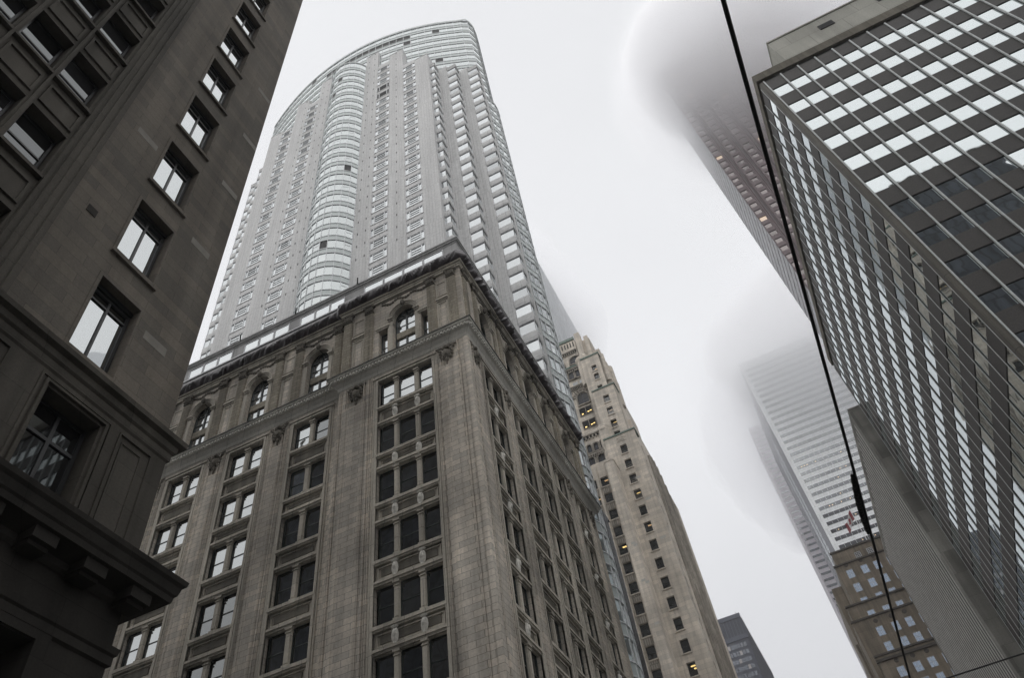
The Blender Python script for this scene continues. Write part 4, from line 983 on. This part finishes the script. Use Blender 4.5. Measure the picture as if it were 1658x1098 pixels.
# recessed window bays left of the pier, ribbed spandrels
fL = F(0, 118.3, 0); L0 = -31.0; L1 = -22.3
wl = []
for z in [(.808 - .0333 * k) * S * .986 for k in range(18)]:
    if z > 20: wl += [(-24.75, -23.15, z - 2.35, z), (-27.3, -25.6, z - 2.35, z), (-29.9, -28.2, z - 2.35, z)]
bayface(fL, L0, L1, G, .84 * 118.3, wl, .45)
for a, b, c, d in wl:
    m = MB(fL); m.box(a + .02, b - .02, -.06, 0, c - 1.5, c - .28); part(m, 'spandrel', M_rib, sk)
m = MB(fL)
for x in (-22.75, -25.2, -27.75, -30.3): m.box(x - .18, x + .18, -.4, 0, G, .838 * 118.3)
part(m, 'bay_rib', M_st, sk)
def arches(fr, cs, r, zs, zb, dep=.5, ring=True):
    for c in cs:
        m = MB(fr); n = 10; m.mt(0).face([(c - r, -.03, zb), (c + r, -.03, zb), (c + r, -.03, zs)] + [(c + r * math.cos(t), -.03, zs + r * math.sin(t)) for t in [math.pi * k / n for k in range(1, n)]] + [(c - r, -.03, zs)])
        m.mt(1)
        for i in range(n):
            t0, t1 = math.pi * i / n, math.pi * (i + 1) / n
            P = [(c - q * math.cos(t), zs + q * math.sin(t)) for q, t in ((r, t0), (r + .28, t0), (r + .28, t1), (r, t1))]
            m.face([(u, -.3, z) for u, z in P]); m.face([(P[0][0], -.3, P[0][1]), (P[0][0], 0, P[0][1]), (P[3][0], 0, P[3][1]), (P[3][0], -.3, P[3][1])]); m.face([(P[1][0], 0, P[1][1]), (P[1][0], -.3, P[1][1]), (P[2][0], -.3, P[2][1]), (P[2][0], 0, P[2][1])])
        m.box(c - r - .28, c - r, -.3, 0, zb, zs); m.box(c + r, c + r + .28, -.3, 0, zb, zs); m.box(c - r - .3, c + r + .3, -.4, 0, zb - .3, zb)
        m.mt(2).box(c - .06, c + .06, -.08, -.031, zb, zs + r * .95)
        for q in (.3, .62): m.box(c - r, c + r, -.075, -.031, zb + (zs - zb) * q, zb + (zs - zb) * q + .12)
        part(m, 'arched_window', [M_fr, M_std, M_td], sk)
def corbels(fr, u0, u1, z, n):
    m = MB(fr); w_ = (u1 - u0) / n
    for i in range(n): m.box(u0 + w_ * i, u0 + w_ * (i + .35), -.4, 0, z - .9, z); 
    m.box(u0, u1, -.5, 0, z, z + .35)
    for i in range(n): m.mt(1).box(u0 + w_ * (i + .35), u0 + w_ * (i + 1), -.02, 0, z - .5, z)  # dark strips between corbels, shade put into the colour
    part(m, 'corbel_table', [M_std, M_room], sk)
# loggia block above the bays: two arches, then three small ones, corbels, round bastion
fE = F(0, 121.0, 0); z0 = .84 * 118.3
m = MB(fE); m.wall(-33, -.1835 * 121, z0 - 1, .915 * 121, [], .1); m.box(-33, -.1835 * 121, .02, 6, z0 - 2, .915 * 121); part(m, 'wall', M_st, sk)
arches(fE, (-23.7, -26.1, -28.5), .85, .848 * 121, .828 * 121 + .3); arches(fE, (-22.75, -24.25, -25.75, -27.25), .5, .879 * 121, .865 * 121)
m = MB(fE); m.box(-33, -22.2, -.45, 0, .858 * 121, .8615 * 121); 
for i in range(22): m.box(-32.8 + i * .48, -32.6 + i * .48, -.5, 0, .8535 * 121, .858 * 121)
part(m, 'balcony', M_std, sk)
corbels(fE, -33, -22.2, .903 * 121, 14)
m = MB(); m.tube((-.1835 * 121 + .3, 121.6, .80 * 121), (-.1835 * 121 + .3, 121.6, .912 * 121), 1.35, n=14); m.blob((-.1835 * 121 + .3, 121.6, .912 * 121), (1.35, 1.35, .9), 14, 6); m.blob((-.1835 * 121 + .3, 120.3, .905 * 121), (.7, .2, .6), 10, 6); part(m, 'bastion', M_st, sk)
# tier B
WB = [(-.1645 * S * 1.012, -.1645 * S * 1.012 + 1.35, z * S * 1.012 - 2.3, z * S * 1.012) for z in (.983, .952, .921, .892)]
bayface(fB, -.1815 * S * 1.012, -.1385 * S * 1.012, .8 * S, 1.002 * S * 1.012, WB)
m = MB(); B(m, -.1815 * S * 1.012, -16.85, 125.2, 138, 121.5, 60); B(m, -.1815 * S, -16.2, 125, 141, 113, 60); B(m, -40, -16.86, 121.62, 121.9, 100, 90); part(m, 'body', M_st, sk)
m = MB(); m.box(-16.9, -16.83, 121.6, 137, 100, 121.7); part(m, 'side_wall', M_st, sk)
m = MB(); m.box(-.1815 * S * 1.012 - .1, -16.6, 121.4, 125, 1.002 * S * 1.012, 1.002 * S * 1.012 + .35); part(m, 'copper_coping', M_cop, sk)
# tier C
kc = 123 / 120
WC = [(-.169 * S * kc, -.169 * S * kc + 1.2, z * S * kc - h, z * S * kc) for z, h in ((1.068, 2.0), (1.045, 2.2), (1.012, 2.2))]
bayface(fC, -.187 * S * kc, -.1495 * S * kc, .9 * S, 1.094 * S * kc, WC)
m = MB(); B(m, -.187 * S * kc, -18.42, 126.6, 134, 130, 80); B(m, -.187 * S * kc, -17.6, 126.6, 135.5, 125.5, 80); m.box(-18.42, -17.2, 124.5, 133, 120, 132.2); part(m, 'body', M_st, sk)
m = MB(); m.tube((-17.3, 126, 118), (-17.3, 126, 131.3), 1.0, .8, 10); m.blob((-17.3, 126, 131.3), (.8, .8, .6), 10, 5); m.tube((-18.0, 124.6, 126), (-18.0, 124.6, 135.3), .75, .6, 8); part(m, 'buttress', M_st, sk)
m = MB(); m.box(-.187 * S * kc, -18.2, 122.8, 126.6, 1.094 * S * kc, 1.094 * S * kc + .4); part(m, 'copper_coping', M_cop, sk)
# centre strip and crown
kd = 124.6 / 120
m = MB(); m.box(-34, -.187 * S * kd, 124.6, 134, 90, 1.163 * S * kd); m.box(-.187 * S * kd, -.158 * S * kd, 125.2, 134, 100, 1.152 * S * kd); m.box(-.185 * S * kd, -.174 * S * kd, 124.3, 126.2, 125, 1.173 * S * kd)
m.box(-.168 * S * kd, -.160 * S * kd, 124.8, 133, 125, 1.159 * S * kd); m.box(-.158 * S * kd, -18.2, 126, 133, 120, 1.118 * S * kd); part(m, 'crown', M_st, sk)
arches(fD, (-.1965 * S * kd,), 1.25, 1.1015 * S * kd, 1.0885 * S * kd + .4); arches(fD, (-.1965 * S * kd * 1.0 - 3.6, ), .8, 1.0985 * S * kd, 1.0885 * S * kd + .4)
corbels(fD, -30, -.1885 * S * kd, 1.127 * S * kd, 12)
m = MB(fD)
for i in range(10): m.mt(0).box(-.1885 * S * kd - .5 - i * .75, -.1885 * S * kd - .2 - i * .75, -.03, .05, 1.141 * S * kd, 1.155 * S * kd)
m.mt(1).box(-32, -.187 * S * kd, -.3, 0, 1.160 * S * kd, 1.1665 * S * kd); part(m, 'parapet_slots', [M_room, M_cop], sk)
m = MB(fD); m.box(-32, -.187 * S * kd, -.3, 0, 1.0845 * S * kd, 1.088 * S * kd); part(m, 'copper_coping', M_cop, sk)
corbels(fD, -30, -.19 * S * kd, 1.078 * S * kd, 12)
arches(fD, (-.2105 * S * kd, -.1975 * S * kd), .78, 1.066 * S * kd, 1.0455 * S * kd + .9)
for x in (-.2145, -.2005):
    m = MB(fD); m.box(x * S * kd + .2, x * S * kd + 1.5, -.04, 0, 1.036 * S * kd, 1.0435 * S * kd); part(m, 'small_window', M_oldglass, sk)
corbels(fD, -30, -.19 * S * kd, 1.029 * S * kd, 16)
m = MB(fD)
for i in range(9):
    for j in range(3): m.blob((-.1935 * S * kd - i * .62 - (j % 2) * .3, 0, 1.018 * S * kd - j * .6), (.2, .18, .2), 6, 4)
part(m, 'carved_panel', M_std, sk)
arches(fD, (-.2005 * S * kd,), 1.3, 1.0 * S * kd, .981 * S * kd)
m = MB(fD)
for i in range(9): t = math.pi * (i + .5) / 9; m.tube((-.2005 * S * kd + 1.75 * math.cos(t), 0, 1.0 * S * kd + 1.75 * math.sin(t)), (-.2005 * S * kd + 2.3 * math.cos(t), -.15, 1.0 * S * kd + 2.3 * math.sin(t)), .22, .26, 5)
part(m, 'radial_stones', M_std, sk)
for z in (.9725, .94):
    c = -.2015 * S * kd
    m = MB(fD); m.mt(0).box(c - 1.55, c + 1.55, -.05, .02, z * S * kd - 2.3, z * S * kd); m.mt(1).frame(c - 1.6, c + 1.6, z * S * kd - 2.35, z * S * kd + .05, .12, -.2, 0); m.box(c - .08, c + .08, -.2, 0, z * S * kd - 2.3, z * S * kd)
    m.mt(2).box(c - 1.1, c - .7, -.07, -.051, z * S * kd - 1.9, z * S * kd - 1.6); m.mt(2).box(c + .3, c + .75, -.07, -.051, z * S * kd - 1.7, z * S * kd - 1.45); m.mt(2).box(c + .9, c + 1.3, -.07, -.051, z * S * kd - 1.6, z * S * kd - 1.35)
    part(m, 'lit_window', [M_room, M_std, M_lampy], sk)
m = MB(); m.tube((-.1865 * S * kd + .2, 124.4, 1.02 * S * kd), (-.1865 * S * kd + .2, 124.4, 1.09 * S * kd), 1.1, n=12); m.blob((-.1865 * S * kd + .2, 124.4, 1.09 * S * kd), (1.5, 1.4, 1.3), 12, 7); m.blob((-.178 * S * kd, 124.2, 1.095 * S * kd), (.9, .8, 1.3), 10, 6); part(m, 'bastion', M_st, sk)
for x, z in ((-17.6, 88), (-18.2, 93.5), (-17.2, 79)):
    m = MB(fA); m.box(x, x + 1.1, -.01, .02, z, z + .5); part(m, 'repair_block', M_patch, sk)
for x, z in ((-21.8, 77.5), (-21.5, 77), (-21.9, 70), (-21.3, 69.5), (-21.7, 62)):
    m = MB(F(0, 116.2, 0)); m.box(x, x + .7, -.01, .02, z, z + .45); part(m, 'repair_block', M_patch, sk)
swn.finish()

# ================================================================== buildings behind the camera, seen only mirrored in window glass
M_mir = stone('dark_facade_panels', (0.10, 0.11, 0.13), bw=1.6, bh=3.5, joint=.2, var=.2, stain=.1, jd=.35, rough=.4)
for x0, x1, y0, y1, z1, lab, nm in ((20, 62, -52, -22, 112, 'dark panelled tower mirrored in the lower windows of the chequered block', 'office_tower'), (-72, -13, -46, -20, 91, 'dark panelled block behind the camera, sized to darken mirrored panes', 'office_block')):  # unseen block, its height set so the old building's panes mirror dark
    t = thing(nm, lab, 'building', ((x0 + x1) / 2, y1, G))
    m = MB(); m.box(x0, x1, y0, y1, G, z1); part(m, 'wall', M_mir, t)
    m = MB(); m.box(x0 - .4, x1 + .4, y0 - .4, y1 + .4, z1, z1 + 1.2); part(m, 'parapet', M_par, t)

# ================================================================== street, wires
M_asph = plain('asphalt', (0.05, 0.05, 0.052), rough=.85, scale=20); M_conc2 = stone('pavement_slabs', (0.24, 0.235, 0.22), bw=1.2, bh=1.2, joint=.015, stain=.2)
M_gnd = plain('city_ground', (0.07, 0.07, 0.068), rough=.9, scale=.5)
m = MB(); m.face([(-3000, -3000, G - .02), (3000, -3000, G - .02), (3000, 3000, G - .02), (-3000, 3000, G - .02)]); struct(m, 'ground', M_gnd)
m = MB(); m.face([(-6.5, -300, G - .01), (9.5, -300, G - .01), (9.5, 600, G - .01), (-6.5, 600, G - .01)]); struct(m, 'road', M_asph)
for i, (x0, x1, y0, y1) in enumerate(((-11.6, -6.5, -120, 11.0), (-11.7, -6.5, 25.5, 500), (9.5, 15.7, -120, 16), (9.5, 15.7, 30, 500))):
    m = MB(); m.box(x0, x1, y0, y1, G - .015, G + .14); struct(m, 'pavement', M_conc2)
m = MB()
for x in (-.4, 1.04): 
    for d in (-.72, .72): m.box(x * 3 + d - .03, x * 3 + d + .03, -100, 400, G - .009, G - .004)
struct(m, 'tram_rails', M_mull)
M_wire = plain('black_cable', (0.006, 0.006, 0.006), rough=.6)
m = MB(); WZ = 4.5
pts = [(1.04, -14, 4.5), (1.03, 0, 4.5), (1.035, 6.45, 4.5), (1.02, 12, 4.5), (.92, 20, 4.5), (.9, 60, 4.5)]
for a, b in zip(pts, pts[1:]): m.tube(a, b, .015, n=8)
y = 6.98
random.seed(5)
while y < 8.1:
    r = .012 + .012 * math.sin((y - 6.98) / 1.12 * math.pi); m.blob((1.02 - .014 - .012 * math.sin((y - 6.98) / 1.12 * math.pi), y, 4.5 - .004 + .008 * random.random()), (r * 1.25 + .006 * random.random(), .05, r * 1.2), 7, 5); y += .055
solo(m, 'overhead_cable', M_wire, 'thick black overhead cable crossing the view lengthwise with a bumpy taped splice', 'cable', (1.04, 0, 4.5))
m = MB(); a, b = (-11.6, 12.95, 4.62), (15.6, 12.1, 4.62)
pr = None
for k in range(25):
    t = k / 24; p = (a[0] + (b[0] - a[0]) * t, a[1] + (b[1] - a[1]) * t, 4.5 + .25 * (2 * t - 1) ** 2)
    if pr: m.tube(pr, p, .011, n=6)
    pr = p
solo(m, 'span_wire', M_wire, 'thin dark wire across the street in the bottom right corner', 'wire', (1.7, 12.6, 4.5))

# ================================================================== low cloud swallowing the tower tops, and the misty air
def cloud(name, c, r, d, seed, alb):
    m = MB(); m.smooth = True; n, h = 40, 24; i = 0
    for a in range(h + 1):
        t = math.pi * a / h
        for k in range(n):
            f = 2 * math.pi * k / n; v = Vector((math.sin(t) * math.cos(f), math.sin(t) * math.sin(f), -math.cos(t)))
            s_ = 1 + .12 * noise.noise(v * 1.3 + Vector((seed, 0, 0))) + .08 * noise.noise(v * 3.2 + Vector((0, seed, 0))) + .04 * noise.noise(v * 7 + Vector((0, seed, 3)))
            m.v.append((c[0] + r[0] * v.x * s_, c[1] + r[1] * v.y * s_, c[2] + r[2] * v.z * s_))
    for a in range(h):
        for k in range(n): m.f.append([a * n + k, a * n + (k + 1) % n, (a + 1) * n + (k + 1) % n, (a + 1) * n + k]); m.m.append(0)
    o = struct(m, name, volume(name, d, (alb, alb, min(1, alb + .01)), .8), 'stuff'); return o
for k in range(8):                          # nested shells, thicker inwards, so the bank has no hard rim
    q = k / 7
    cloud('low_cloud', (66 + 2 * q, 139 - 8 * q, 251 + 9 * q), (60 - 15 * q, 48 - 23 * q, 76 - 12 * q), .0010 * 21 ** q, 20 + k, .90 + .1 * q ** .5)
cloud('low_cloud', (67, 131, 272), (46, 26, 50), .038, 12, 1)
for k in range(7):
    q = k / 6
    cloud('low_cloud', (82 + 4 * q, 322 - 17 * q, 274 + 2 * q), (98 - 20 * q, 70 - 40 * q, 84 - 14 * q), .0006 * 30 ** q, 30 + k, .90 + .1 * q ** .5)
cloud('low_cloud', (78, 308, 286), (68, 36, 52), .03, 13, 1)
cloud('low_cloud', (46, 440, 326), (62, 60, 82), .014, 14, .95)
cloud('low_cloud', (-54, 166, 212), (34, 33, 54), .024, 5, .93)
m = MB(); m.box(-240, 240, -80, 500, G - 1, 420)
o = struct(m, 'haze', volume('misty_air', .0003, (.99, .995, 1.0), .3), 'stuff')
